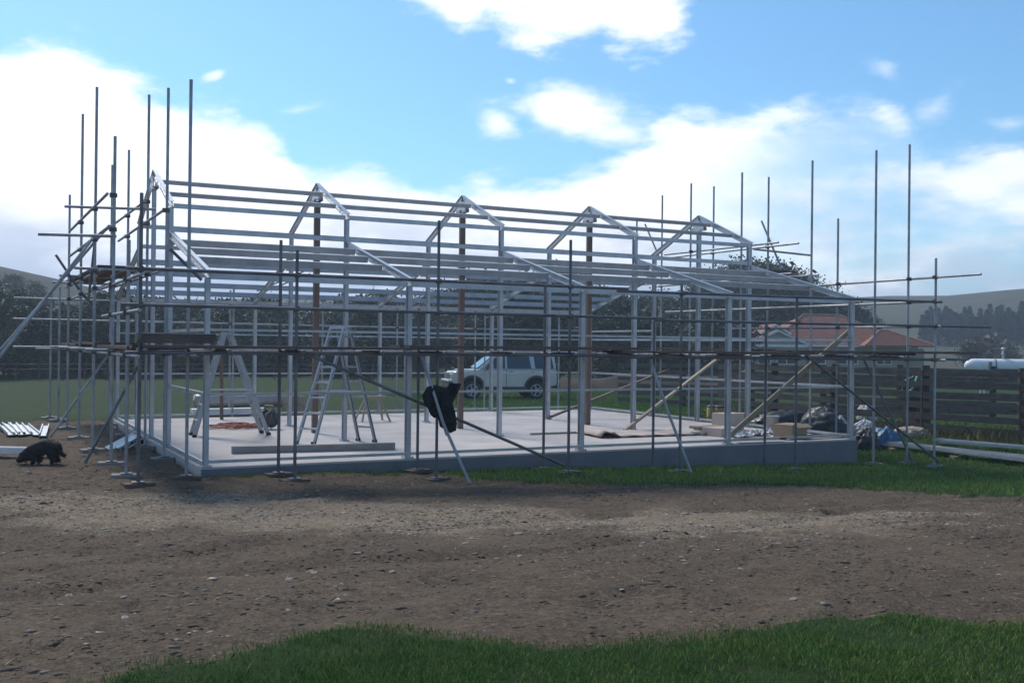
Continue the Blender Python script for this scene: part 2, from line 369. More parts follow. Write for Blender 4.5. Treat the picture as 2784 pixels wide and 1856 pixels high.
def cover_masks(x, y):
    wob = (fbm(x * 1.1, y * 1.1, 4, 21) - 0.5) * 1.0
    wob2 = (fbm(x * 1.1 + 40, y * 1.1, 4, 33) - 0.5) * 1.0
    wob = wob + (fbm(x * 4.5, y * 4.5, 3, 51) - 0.5) * 0.5; wob2 = wob2 + (fbm(x * 4.5 + 9, y * 4.5, 3, 53) - 0.5) * 0.5
    xx, yy = x + wob, y + wob2
    lawn = inside(LAWN, x + wob * .8, y + wob2 * .8); strip = inside(STRIP, xx, yy)
    yard = inside(YARD, xx, yy)
    grass = (lawn | strip | ~yard)
    chips = inside(CHIPS[0], x + wob * 2, y + wob2 * 2) | inside(CHIPS[1], x + wob * 2, y + wob2 * 2)
    return grass.astype(float), (chips & ~grass).astype(float)

def axis(lo, fine0, fine1, hi, step, grow=1.16):
    a = list(np.arange(fine0, fine1 + 1e-6, step))
    s = step; v = fine1
    while v < hi: s *= grow; v += s; a.append(v)
    s = step; v = fine0; b = []
    while v > lo: s *= grow; v -= s; b.append(v)
    return np.array(b[::-1] + a)
gx = axis(-900, -9.5, 19.0, 1400, 0.08, 1.12); gy = axis(-60, -11.5, 11.0, 1700, 0.08, 1.12)
X2, Y2 = np.meshgrid(gx, gy, indexing='ij')
Z2 = ground_z(X2, Y2)
mg, mc = cover_masks(X2, Y2)
near = ((X2 > -13) & (X2 < 27) & (Y2 > -14) & (Y2 < 15)).astype(float)
under_slab = (X2 > -0.12) & (X2 < 12.15) & (Y2 > -0.12) & (Y2 < 9.55)
rough = (fbm(X2 * 0.7, Y2 * 0.7, 3, 3) - 0.5) * 0.09 + (fbm(X2 * 2.6, Y2 * 3.4, 5, 9) - 0.5) * 0.085
ruts = -0.055 * np.exp(-((Y2 + 6.6 - 0.16 * X2 + 0.3 * np.sin(X2 * 0.7)) / 0.16) ** 2) - 0.05 * np.exp(-((Y2 + 5.2 - 0.10 * X2 - 0.3 * np.sin(X2 * 0.5)) / 0.18) ** 2)
Z2 = Z2 + near * (rough * (1 - 0.4 * mg) + ruts * (1 - mg) + 0.02 * mg) * (~under_slab)
Z2 = np.where(under_slab, Z2 - 0.05, Z2)
def softened(m):
    k = m.copy()
    for _ in range(2):
        k[1:-1, 1:-1] = (k[1:-1, 1:-1] * 2 + k[:-2, 1:-1] + k[2:, 1:-1] + k[1:-1, :-2] + k[1:-1, 2:]) / 6
    return k
def blur(m, n):
    for _ in range(n): m = softened(m)
    return m
def grid_mesh(name, X, Y, Z, attrs):
    nx, ny = X.shape
    co = np.stack([X, Y, Z], -1).reshape(-1, 3)
    i, j = np.meshgrid(np.arange(nx - 1), np.arange(ny - 1), indexing='ij')
    a = (i * ny + j).ravel()
    f = np.stack([a, a + ny, a + ny + 1, a + 1], 1)
    me = bpy.data.meshes.new(name)
    me.vertices.add(len(co)); me.vertices.foreach_set('co', co.ravel())
    me.loops.add(f.size); me.loops.foreach_set('vertex_index', f.ravel())
    me.polygons.add(len(f)); me.polygons.foreach_set('loop_start', np.arange(0, f.size, 4)); me.polygons.foreach_set('loop_total', np.full(len(f), 4))
    me.polygons.foreach_set('use_smooth', np.ones(len(f), bool))
    for k, v in attrs.items():
        at = me.attributes.new(k, 'FLOAT', 'POINT'); at.data.foreach_set('value', v.ravel().astype(np.float32))
    me.update(); me.validate()
    return me
dist2 = np.hypot(X2 - CAMX, Y2 - CAMY)
hillm = sstep(dist2, 70, 150)
bushm = sstep(dist2, 85, 130) * sstep(12 - np.degrees(np.arctan2(X2 - CAMX, Y2 - CAMY)), 0, 6)
me = grid_mesh('ground', X2, Y2, Z2, {'grass': blur(mg, 4), 'chips': blur(mc, 14), 'hill': hillm, 'scrub': bushm})

gm = bpy.data.materials.new('ground_dirt_and_grass'); gm.use_nodes = True
nt = gm.node_tree; N, L = nt.nodes, nt.links
bs = N['Principled BSDF']; bs.inputs['Roughness'].default_value = 0.95; bs.inputs['Specular IOR Level'].default_value = 0.15
geo = N.new('ShaderNodeNewGeometry')
def gnoise(scale, detail=6, rough=0.6, stretch=None):
    n = N.new('ShaderNodeTexNoise'); n.inputs['Scale'].default_value = scale; n.inputs['Detail'].default_value = detail; n.inputs['Roughness'].default_value = rough
    if stretch:
        mp = N.new('ShaderNodeMapping'); mp.inputs['Scale'].default_value = stretch; L.new(geo.outputs['Position'], mp.inputs[0]); L.new(mp.outputs[0], n.inputs[0])
    else: L.new(geo.outputs['Position'], n.inputs[0])
    return n.outputs[0]
def gmap(v, lo, hi, a=0.0, b=1.0):
    r = N.new('ShaderNodeMapRange'); r.interpolation_type = 'SMOOTHSTEP'; L.new(v, r.inputs[0])
    for i, k in ((1, lo), (2, hi), (3, a), (4, b)): r.inputs[i].default_value = k
    return r.outputs[0]
def gmix(fac, a, b):
    n = N.new('ShaderNodeMix'); n.data_type = 'RGBA'
    if isinstance(fac, float): n.inputs[0].default_value = fac
    else: L.new(fac, n.inputs[0])
    for i, v in ((6, a), (7, b)):
        if isinstance(v, tuple): n.inputs[i].default_value = (*v, 1)
        else: L.new(v, n.inputs[i])
    return n.outputs[2]
def gm2(op, a, b):
    n = N.new('ShaderNodeMath'); n.operation = op
    for i, v in enumerate((a, b)):
        if isinstance(v, float): n.inputs[i].default_value = v
        else: L.new(v, n.inputs[i])
    return n.outputs[0]
def gattr(k):
    a = N.new('ShaderNodeAttribute'); a.attribute_name = k; return a.outputs['Fac']
n1, n2, n3, n4 = gnoise(0.8, 8, 0.65), gnoise(7, 7, 0.7), gnoise(45, 5, 0.7), gnoise(2.6, 7, 0.7)
n5 = gnoise(16, 6, 0.75)
vor = N.new('ShaderNodeTexVoronoi'); vor.inputs['Scale'].default_value = 26; L.new(geo.outputs['Position'], vor.inputs['Vector'])
dirt = gmix(gmap(n1, 0.40, 0.60), (0.098, 0.069, 0.045), (0.122, 0.086, 0.057))
dirt = gmix(gmap(n4, 0.50, 0.66, 0, 0.8), dirt, (0.074, 0.052, 0.035))
dirt = gmix(gmap(n5, 0.50, 0.64, 0, 0.75), dirt, (0.175, 0.128, 0.088))
dirt = gmix(gmap(n5, 0.47, 0.36, 0, 0.8), dirt, (0.048, 0.036, 0.028))
dirt = gmix(gmap(n3, 0.54, 0.62, 0, 0.5), dirt, (0.21, 0.163, 0.118))
dirt = gmix(gmap(n3, 0.46, 0.38, 0, 0.6), dirt, (0.045, 0.035, 0.028))
chip = gmix(gmap(n5, 0.42, 0.58), (0.29, 0.222, 0.155), (0.165, 0.120, 0.085))
chip = gmix(gmap(n3, 0.50, 0.60, 0, 0.8), chip, (0.37, 0.295, 0.20))
chip = gmix(gmap(n3, 0.46, 0.38, 0, 0.7), chip, (0.07, 0.054, 0.044))
cm = gmap(gm2('ADD', gattr('chips'), gm2('MULTIPLY', gm2('SUBTRACT', gm2('ADD', gm2('MULTIPLY', n4, 0.5), gm2('MULTIPLY', n2, 0.5)), 0.5), 3.0)), 0.30, 1.25)
soil = gmix(cm, dirt, chip)
grass = gmix(gmap(n4, 0.35, 0.65), (0.012, 0.031, 0.004), (0.026, 0.050, 0.009))
grass = gmix(gmap(n1, 0.48, 0.62, 0, 0.7), grass, (0.030, 0.042, 0.009))
grass = gmix(gmap(n3, 0.55, 0.70, 0, 0.5), grass, (0.042, 0.068, 0.015))
gk = gmap(gm2('ADD', gattr('grass'), gm2('MULTIPLY', gm2('SUBTRACT', n2, 0.5), 1.3)), 0.38, 0.68)
near_col = gmix(gk, soil, grass)
hn, hn2 = gnoise(0.03, 8, 0.62), gnoise(0.12, 8, 0.7)
hcol = gmix(gmap(hn, 0.38, 0.62), (0.060, 0.066, 0.038), (0.085, 0.078, 0.052))
hcol = gmix(gmap(hn2, 0.48, 0.64, 0, 0.75), hcol, (0.045, 0.050, 0.034))
scr = gmix(gmap(hn2, 0.42, 0.58), (0.020, 0.024, 0.017), (0.044, 0.042, 0.029))
hcol = gmix(gattr('scrub'), hcol, scr)
L.new(gmix(gattr('hill'), near_col, hcol), bs.inputs['Base Color'])
hsum = gm2('ADD', gm2('MULTIPLY', n5, 0.7), gm2('MULTIPLY', n3, 0.3))
bp = N.new('ShaderNodeBump'); bp.inputs['Strength'].default_value = 0.75; bp.inputs['Distance'].default_value = 0.05
L.new(hsum, bp.inputs['Height']); L.new(bp.outputs[0], bs.inputs['Normal'])
me.materials.append(gm)
ground = tag(link('ground', me), 'bare brown dirt yard, green paddock and pale hills behind the building site', None, None, 'structure')

# ground height by bilinear lookup in the built sheet, so that things stand on it
def gh(x, y):
    i = int(np.clip(np.searchsorted(gx, x) - 1, 0, len(gx) - 2)); j = int(np.clip(np.searchsorted(gy, y) - 1, 0, len(gy) - 2))
    u = (x - gx[i]) / (gx[i + 1] - gx[i]); v = (y - gy[j]) / (gy[j + 1] - gy[j])
    return float((Z2[i, j] * (1 - u) + Z2[i + 1, j] * u) * (1 - v) + (Z2[i, j + 1] * (1 - u) + Z2[i + 1, j + 1] * u) * v)
def gh_many(x, y):
    i = np.clip(np.searchsorted(gx, x) - 1, 0, len(gx) - 2); j = np.clip(np.searchsorted(gy, y) - 1, 0, len(gy) - 2)
    u = (x - gx[i]) / (gx[i + 1] - gx[i]); v = (y - gy[j]) / (gy[j + 1] - gy[j])
    return (Z2[i, j] * (1 - u) + Z2[i + 1, j] * u) * (1 - v) + (Z2[i, j + 1] * (1 - u) + Z2[i + 1, j + 1] * u) * v

# ------------------------------------------------------------------ concrete slab
SX, SY = 12.0, 9.42
slab = MB().box((SX / 2, SY / 2, -0.34), (SX, SY, 0.68)).build('concrete_slab', M['concrete'], None, 0.012)
MB().box((SX / 2, -0.011, -0.355), (SX - 0.004, 0.022, 0.66)).build('slab_shade_skin', M['slab_shade'], slab)  # thin skins added on front and right sides, painted darker to deepen their shade
MB().box((SX + 0.011, SY / 2, -0.355), (0.022, SY - 0.004, 0.66)).build('slab_shade_skin', M['slab_shade'], slab)
tag(slab, 'large pale concrete floor slab under the steel barn frame', 'concrete slab')

# ------------------------------------------------------------------ steel frame
frame = empty('barn_skeleton', (0, 0, 0), 0, 'galvanised steel frame of a gabled barn standing on the concrete slab', 'building frame')
FX = [0.075, 3.0, 6.0, 9.0, 11.925]
PW, PD = 0.064, 0.105
OUT, INN, RID = 0.085, 2.99, SY / 2
E_, T_, R_, L_ = 2.645, 3.912, 4.679, 3.433
def mir(y): return SY - y
def post(x, y, z0, z1, name='post'):
    MB().beam((x, y, z0), (x, y, z1), hprof(PW, PD), (1, 0, 0)).build(name, M['galv'], frame)
    bpl = MB().box((x, y, z0 + 0.006), (0.14, 0.17, 0.012))
    for u in (-.05, .05):
        for w_ in (-.068, .068): bpl.box((x + u, y + w_, z0 + 0.02), (0.018, 0.018, 0.022))
    bpl.build('base_plate', M['galv'], frame)
for k, x in enumerate(FX):
    for flip in (0, 1):
        f = mir if flip else (lambda v: v)
        post(x, f(OUT), 0.002, E_ - 0.10)
        post(x, f(INN), 0.002, T_ - 0.09)
        def raf(y0, z0, y1, z1):
            # given along the top flange; the beam axis lies half a depth below
            n = Vector((0, -(z1 - z0), (y1 - y0))).normalized()
            if n.z < 0: n = -n
            a, b = Vector((x, y0, z0)) - n * PD / 2, Vector((x, y1, z1)) - n * PD / 2
            MB().beam(a, b, hprof(PW, PD), (1, 0, 0)).build('rafter', M['zinc'], frame)
        raf(f(-0.03), E_, f(INN - PD / 2 - 0.003), L_)
        raf(f(INN - PD / 2 - 0.05), T_, f(RID - 0.004), R_)
        # knee cleat where the lean-to rafter meets the inner post
        kb = MB().box((x + PW / 2 + .006, f(INN - 0.10), L_ - 0.13), (0.008, 0.24, 0.17))
        for u in (-.06, .06):
            for w_ in (-.05, .05): kb.box((x + PW / 2 + .012, f(INN - 0.10 + u), L_ - 0.13 + w_), (0.014, 0.02, 0.02))
        kb.build('knee_bracket', M['zinc'], frame)
    # apex cleats, one bolted on each side of the ridge joint
    for s in (-1, 1):
        ap = MB().prism([(-0.22, 0), (0.22, 0), (0.22, 0.06), (0.0, 0.26), (-0.22, 0.06)], -0.005, 0.005)
        for u, w_ in ((-.18, .035), (-.11, .035), (.11, .035), (.18, .035), (-.05, .14), (.05, .14)): ap.box((u, 0.0, w_), (0.02, 0.03, 0.02))
        o = ap.build('apex_plate', M['zinc'], frame)
        o.location = (x + s * (PW / 2 + 0.008), RID, R_ - 0.36); o.rotation_euler = (0, 0, PI / 2)
for x in (FX[0], FX[-1]): post(x, RID, 0.002, R_ - 0.30, 'gable_post')
slope_l, slope_u = math.atan2(L_ - E_, INN), math.atan2(R_ - T_, RID - INN + 0.1)
CPL = [(a - 0.025, b) for a, b in cprof(0.05, 0.10)]
PURLINS = [(4.27, 4.41, slope_u), (3.52, 4.11, slope_u), (2.45, 3.22, slope_l), (1.82, 3.05, slope_l), (1.16, 2.87, slope_l)]
bays = [(FX[i] + (PW / 2 + 0.004), FX[i + 1] - (PW / 2 + 0.004)) for i in range(4)]
def along(x0, x1, y, z, prof, tilt, name, m):
    """a cold-rolled section running along x, its web normal tilted with the roof"""
    side = (0, math.cos(tilt), math.sin(tilt))
    MB().beam((x0, y, z), (x1, y, z), prof, side).build(name, M[m], frame)
CP = [(a - 0.025, b) for a, b in cprof(0.04, 0.075)]
CG = [(a - 0.02, b) for a, b in cprof(0.04, 0.075, 0.005, 0.015)]
for x0, x1 in bays:
    for y, z, t in PURLINS:
        along(x0, x1, y, z, CPL if t == slope_l else CP, t, 'purlin', 'galv')
        if t == slope_l: along(x0, x1, mir(y), z, CPL, -t, 'purlin', 'galv')
    along(x0, x1, mir(0.55), 2.72, CPL, -slope_l, 'purlin', 'galv')
    for f in (lambda v: v, mir):
        along(x0, x1, f(INN), T_ - 0.06, CP, 0, 'eave_beam', 'galv')
        along(x0, x1, f(INN), L_ + 0.04, CP, 0, 'eave_beam', 'galv')
        along(x0, x1, f(0.09), E_ - 0.075, CP, 0, 'eave_beam', 'galv')
        for z in (0.975, 1.85): along(x0, x1, f(0.045), z, rect(0.03, 0.032), 0, 'girt', 'galv')
        along(x0, x1, f(0.055), 0.07, rect(0.04, 0.042), 0, 'bottom_rail', 'galv')
ys = [OUT, INN, RID, mir(INN), mir(OUT)]
for x, spans, zs in ((FX[0], (0, 1, 2, 3), (0.035,)), (FX[0], (0,), (0.975, 1.85)), (FX[-1], (0, 1, 2, 3), (0.06, 0.975)), (FX[-1], (0, 1, 2, 3), (1.85,)), (FX[-1], (3,), (2.07,))):
    for i in spans:
        for z in zs:
            MB().beam((x, ys[i] + PD / 2 + 0.004, z), (x, ys[i + 1] - PD / 2 - 0.004, z), rect(0.032, 0.045), (1, 0, 0)).build('girt', M['zinc'], frame)

# timber props under the three middle ridges
for x, lab in ((FX[1], 'leftmost of three tall orange timber props under the barn ridge'), (FX[2], 'middle one of three tall orange timber props under the barn ridge'),
               (FX[3], 'rightmost of three tall orange timber props under the barn ridge')):
    o = MB().box((x, RID, 2.19), (0.105, 0.09, 4.37)).build('timber_prop', M['prop'], None, 0.004)
    tag(o, lab, 'prop', 'timber props holding the ridge')
def stick(name, p, q, w, h, m, lab, cat, side=(0, 0, 1), group=None):
    return tag(MB().beam(p, q, rect(w, h), side).build(name, M[m], None, 0.003), lab, cat, group)
stick('timber_brace', (8.74, 2.90, 0.03), (11.12, 2.90, 1.50), 0.09, 0.045, 'pine', 'pale timber brace rising right from the foot of the fourth inner post', 'brace', (0, 1, 0))
stick('timber_brace', (8.95, 6.33, 0.04), (12.35, 6.33, 1.14), 0.09, 0.045, 'prop', 'long low timber brace at the rear of the slab, rising to the right', 'brace', (0, 1, 0))
stick('timber_brace', (9.13, 0.21, 0.12), (12.06, 0.21, 2.06), 0.045, 0.09, 'pine', 'pale timber brace along the front bay, leaning on the right corner post', 'brace', (0, 1, 0))
stick('timber_post', (2.138, 8.687, 0.000), (2.106, 8.687, 1.901), 0.07, 0.05, 'prop', 'thin orange timber standing upright behind the left step ladder', 'timber', (1, 0, 0))

# ------------------------------------------------------------------ scaffolding
YI, YO = -0.25, -0.87           # rows of the front scaffold
XI, XO = -0.15, -1.0            # left gable scaffold
RI, RO = 12.15, 13.0            # right gable scaffold
BI, BO = 9.72, 10.5             # rear scaffold
coup_me = MB().lathe((0, 0, 0), [(0.0, -0.03), (0.036, -0.03), (0.040, -0.015), (0.040, 0.015), (0.036, 0.03), (0.0, 0.03)], 8).box((0.045, 0.0, 0.0), (0.04, 0.05, 0.065)).mesh('coupler')
coup_me.materials.append(M['rust'])
foot_me = MB().box((0, 0, 0.006), (0.15, 0.15, 0.012)).mesh('base_plate'); foot_me.materials.append(M['tube_dark'])
class Scaffold:
    def __init__(s, lab, m='tube'):
        s.o = empty('scaffold', (0, 0, 0), 0, lab, 'scaffold'); s.std = []; s.m = m
    def standard(s, x, y, z1, foot=True, z0=None, m=None):
        b = gh(x, y) + 0.045 if z0 is None else z0
        MB().tube((x, y, b), (x, y, z1)).build('standard', M[m or s.m], s.o)
        if foot: link('base_plate', foot_me, s.o, (x, y, b - 0.004))
        s.std.append((x, y, z1))
    def ledger(s, p, q, off=0.05, name='ledger', m=None, couple=True):
        p, q = Vector(p), Vector(q)
        MB().tube(p, q).build(name, M[m or s.m], s.o)
        if not couple: return
        d = q - p
        for x, y, z1 in s.std:
            w = Vector((x, y, 0)) - Vector((p.x, p.y, 0)); dd = Vector((d.x, d.y, 0))
            if dd.length < 0.05: continue
            t = w.dot(dd) / dd.length_squared
            if -0.02 < t < 1.02:
                c = p + d * t
                if (Vector((c.x, c.y, 0)) - Vector((x, y, 0))).length < 0.13 and c.z < z1:
                    link('coupler', coup_me, s.o, (x, y, c.z), (0, 0, math.atan2(c.y - y, c.x - x)))

# front run
sf = Scaffold('long front scaffold with a single board walkway along the barn', 'tube_dark')
FI = [(-0.235, 5.11, 'tube'), (0.98, 3.08, None), (3.02, 2.2, None), (5.12, 2.62, None), (7.18, 2.1, None), (9.55, 2.1, None)]
FO = [(-0.92, 3.5, None), (1.03, 2.90, None), (3.05, 3.42, None), (5.2, 3.27, None), (7.26, 2.68, None), (9.68, 2.55, None)]
for x, z, m in FI: sf.standard(x, YI, z, m=m)
for x, z, m in FO: sf.standard(x, YO, z, m=m)
sf.ledger((-1.1, YO - 0.05, 2.57), (6.2, YO - 0.05, 2.57)); sf.ledger((6.0, YO - 0.06, 2.53), (13.15, YO - 0.06, 2.57))
sf.ledger((-1.15, YO - 0.05, 2.13), (6.9, YO - 0.05, 2.13)); sf.ledger((6.7, YO - 0.06, 2.1), (14.5, YO - 0.06, 2.13))
sf.ledger((-1.1, YO - 0.05, 1.545), (6.1, YO - 0.05, 1.545)); sf.ledger((6.0, YO - 0.05, 1.52), (13.9, YO - 0.05, 1.51))
sf.ledger((-0.45, YI - 0.05, 1.545), (6.1, YI - 0.05, 1.545)); sf.ledger((6.0, YI - 0.05, 1.52), (12.6, YI - 0.05, 1.51))
for x in (-0.93, 0.06, 1.0, 2.1, 3.0, 4.1, 5.15, 6.2, 7.2, 8.4, 9.6, 10.8, 11.9):
    sf.ledger((x + 0.05, YO - 0.22 - 0.12 * random.random(), 1.575 - 0.0025 * x), (x + 0.05, 0.0, 1.575 - 0.0025 * x), name='transom', couple=False)
sf.ledger((1.222, -0.950, 1.517), (5.074, -0.950, -0.086), name='brace', couple=False)
sf.ledger((9.827, -0.950, 1.560), (13.099, -0.950, -0.373), name='brace', couple=False)
sf.ledger((2.80, YO - 0.02, 1.52), (3.02, YO - 0.42, 0.45), name='raker', couple=False, m='tube'); sf.ledger((2.99, YO - 0.36, 0.6), (3.20, YO - 0.78, -0.17), name='raker', couple=False, m='tube')
sf.ledger((6.664, -0.870, 1.495), (6.871, -1.150, 0.551), name='raker', couple=False, m='tube'); sf.ledger((6.860, -1.130, 0.617), (7.074, -1.400, -0.232), name='raker', couple=False, m='tube')

# left gable
sl = Scaffold('left gable scaffold with the tallest uprights and raking tubes')
for y, z in ((2.0, 5.49), (3.88, 5.78), (6.24, 5.24), (8.74, 5.33)): sl.standard(XI, y, z)
for y, z in ((0.05, 3.0), (1.62, 4.62), (3.5, 5.72), (5.75, 5.72), (8.2, 4.58), (10.4, 2.84)): sl.standard(XO + 0.06 if y < 2 else XO, y, z)
sl.standard(-1.13, 11.0, 2.78)
sl.ledger((XO + 0.05, -1.1, 2.49), (XO + 0.05, 3.2, 2.49)); sl.ledger((XO + 0.05, -1.05, 2.06), (XO + 0.05, 2.8, 2.06))
sl.ledger((XO + 0.05, 2.6, 2.52), (XO + 0.05, 9.0, 2.5))
sl.ledger((XI + 0.05, -0.2, 1.5), (XI + 0.05, 9.2, 1.5)); sl.ledger((XO + 0.05, -1.0, 1.5), (XO + 0.05, 10.8, 1.5))
sl.ledger((XI - 0.05, 2.1, 3.65), (XI - 0.05, 7.2, 3.62)); sl.ledger((XI - 0.05, 3.8, 4.0), (XI - 0.05, 11.2, 4.03))
sl.ledger((XO - 0.05, 1.5, 3.77), (XO - 0.05, 7.6, 3.79)); sl.ledger((XO - 0.05, 1.2, 3.28), (XO - 0.05, 7.4, 3.3))
sl.ledger((XI + 0.05, 3.0, 2.79), (XI + 0.05, 9.4, 2.79)); sl.ledger((XO + 0.05, 2.9, 2.79), (XO + 0.05, 9.4, 2.79))
for p, q in (((-1.42, 3.96, 3.84), (-0.02, 3.96, 3.89)), ((-1.93, 1.68, 3.16), (-0.9, 1.68, 3.19)), ((-1.3, 3.56, 2.83), (0.0, 3.56, 2.83)), ((-1.35, 5.81, 2.83), (0.0, 5.81, 2.83)), ((-1.3, 8.3, 2.83), (0.0, 8.3, 2.83)),
             ((-1.3, 1.7, 1.55), (0.0, 1.7, 1.55)), ((-1.35, 3.56, 1.55), (0.0, 3.56, 1.55)), ((-1.35, 5.81, 1.55), (0.0, 5.81, 1.55)), ((-1.3, 8.3, 1.55), (0.0, 8.3, 1.55))):
    sl.ledger(p, q, name='transom', couple=False)
sl.ledger((-3.37, 3.42, -0.06), (-1.0, 3.42, 3.36), name='raker', couple=False); sl.ledger((-3.55, 3.60, -0.06), (-0.78, 3.60, 3.54), name='raker', couple=False)
sl.ledger((-0.5, 5.9, 1.45), (-1.46, 5.95, -0.05), name='raker', couple=False); sl.ledger((-0.6, 1.55, 1.32), (-1.3, 1.55, -0.05), name='raker', couple=False, m='tube_dark')
sl.ledger((-1.427, 5.600, 3.178), (-1.038, 5.600, 2.581), name='brace', couple=False, m='tube_dark'); sl.ledger((-1.009, 5.600, 2.528), (-0.658, 5.600, 2.151), name='brace', couple=False, m='tube_dark')
sl.ledger((-0.942, 4.100, 3.303), (-1.030, 4.100, 2.340), name='brace', couple=False, m='tube_dark'); sl.ledger((-0.430, 4.600, 2.583), (-0.148, 4.600, 2.142), name='brace', couple=False, m='tube_dark')
sl.ledger((-0.336, 0.600, 2.960), (0.096, 0.600, 2.545), name='brace', couple=False, m='tube_dark')

# right gable
sr = Scaffold('right gable scaffold of tall thin uprights beyond the barn')
for y, z in ((-0.27, 5.38), (1.38, 5.44), (3.51, 5.50), (5.31, 5.50), (7.52, 4.85)): sr.standard(RI, y, z)
for y, z in ((-0.29, 5.57), (1.52, 4.35), (3.62, 5.49), (5.54, 5.53), (7.62, 5.57)): sr.standard(RO, y, z)
sr.standard(RO + 0.06, YO, 3.38)
sr.ledger((RO + 0.05, -1.85, 3.03), (RO + 0.05, 3.2, 3.0)); sr.ledger((RO + 0.05, -0.95, 2.58), (RO + 0.05, 4.4, 2.56))
sr.ledger((RO + 0.05, -1.0, 2.12), (RO + 0.05, 5.0, 2.12))
sr.ledger((RI - 0.05, 0.2, 2.52), (RI - 0.05, 6.2, 2.52))
sr.ledger((RI + 0.05, 2.4, 3.89), (RI + 0.05, 6.4, 3.92)); sr.ledger((RO - 0.05, 2.6, 3.93), (RO - 0.05, 7.6, 3.94))
sr.ledger((RI + 0.05, 2.0, 3.22), (RI + 0.05, 7.7, 3.24)); sr.ledger((RO - 0.05, 2.0, 3.22), (RO - 0.05, 7.8, 3.24))
sr.ledger((RI + 0.05, -0.4, 1.5), (RI + 0.05, 8.0, 1.5)); sr.ledger((RO - 0.05, -1.2, 1.5), (RO - 0.05, 8.0, 1.5))
for p, q in (((11.8, 2.7, 3.75), (13.4, 2.7, 3.70)), ((12.0, 3.56, 3.27), (13.6, 3.56, 3.27)), ((12.0, 5.4, 3.27), (13.3, 5.4, 3.27)), ((12.0, 3.56, 1.55), (13.3, 3.56, 1.55)), ((12.0, 1.45, 1.55), (13.3, 1.45, 1.55))):
    sr.ledger(p, q, name='transom', couple=False)
sr.ledger((RO + 0.05, 3.9, 4.54), (RO + 0.05, 3.25, 3.46), name='brace', couple=False); sr.ledger((RO + 0.05, 8.45, 4.91), (RO + 0.05, 7.8, 4.0), name='brace', couple=False)
sr.ledger((RO + 0.06, 0.85, 1.47), (RO + 0.06, -0.38, -0.42), name='raker', couple=False, m='tube_dark')

# rear run
sb = Scaffold('rear scaffold seen faintly through the frame behind the slab')
for x, z in ((0.5, 2.5), (2.6, 2.95), (4.7, 2.7), (6.8, 2.7), (9.0, 2.6), (11.2, 2.6)): sb.standard(x, BI, z)
for x, z in ((0.6, 2.7), (2.7, 2.9), (4.8, 2.7), (6.9, 2.7), (9.1, 2.6), (11.3, 2.6)): sb.standard(x, BO, z)
for z in (1.5, 2.1, 2.55):
    sb.ledger((-1.9, BO + 0.05, z + 0.03), (6.2, BO + 0.05, z)); sb.ledger((6.0, BO + 0.06, z), (12.6, BO + 0.06, z))
sb.ledger((-1.5, BI + 0.05, 1.5), (12.4, BI + 0.05, 1.5))
sb.ledger((3.344, 10.600, 2.910), (4.509, 10.600, 3.439), name='brace', couple=False); sb.ledger((3.474, 10.700, 2.877), (4.670, 10.700, 3.387), name='brace', couple=False)

# scaffold boards: each lies loose on the transoms
def board_mesh(L):
    m = MB().box((0, 0, 0), (L, 0.222, 0.038))
    for s in (-1, 1): m.box((s * (L / 2 - 0.012), 0, 0), (0.03, 0.228, 0.042))
    me = m.mesh('scaffold_board'); me.materials.append(M['plank']); return me
B39, B24, B12 = board_mesh(3.9), board_mesh(2.4), board_mesh(0.92)
def board(me, x, y, z, along_y, lab, grp, tilt=0.0):
    o = link('scaffold_board', me, None, (x, y, z), (0, tilt, (PI / 2 if along_y else 0) + random.uniform(-0.012, 0.012)))
    return tag(o, lab, 'scaffold board', grp)
ROW = ('nearest', 'middle', 'farthest')
for i, (x, where) in enumerate(((1.0, 'left end'), (4.55, 'second length'), (8.1, 'third length'), (11.65, 'right end'))):
    for k in range(3):
        board(B39, x + random.uniform(-.08, .08), -0.90 + 0.04 + 0.235 * k, 1.622 - 0.0025 * x + (0.04 if i % 2 else 0), False,
              f'brown board in the {ROW[k]} row of the front walkway, {where} of the run', 'boards of the front walkway')
for k in range(3):
    board(B12, -0.50 + 0.02 * k, -0.82 + 0.05 * k, 1.685 + 0.04 * k, False, ('lowest', 'middle', 'topmost')[k] + ' spare board stacked on the left end of the front walkway', 'spare boards on the front walkway')
board(B24, 13.2, -0.62, 1.63, False, 'short board jutting past the right corner of the front walkway', 'boards of the front walkway')
COL = ('left', 'middle', 'right')
for i, (y, where) in enumerate(((1.6, 'front'), (5.2, 'middle'), (8.8, 'rear'))):
    for k in range(3):
        board(B39, -0.88 + 0.24 * k, y, 1.60 + (0.04 if i % 2 else 0), True, f'board in the {COL[k]} row of the lower left gable walkway, {where} length', 'boards of the lower left walkway')
for k in range(3):
    board(B39, -0.86 + 0.25 * k, 5.5, 2.875, True, f'{COL[k]} dark board of the upper left gable platform, front length', 'boards of the upper left platform')
    board(B24, -0.86 + 0.25 * k, 8.6, 2.915, True, f'{COL[k]} dark board of the upper left gable platform, rear length', 'boards of the upper left platform')
    board(B39, 12.3 + 0.25 * k, 4.6, 3.315, True, f'{COL[k]} brown board of the upper right gable platform', 'boards of the upper right platform')
    board(B39, 12.3 + 0.25 * k, 1.4, 1.60, True, f'{COL[k]} board in the lower right gable walkway, front length', 'boards of the lower right walkway')
    board(B39, 12.3 + 0.25 * k, 5.2, 1.64, True, f'{COL[k]} board in the lower right gable walkway, rear length', 'boards of the lower right walkway')
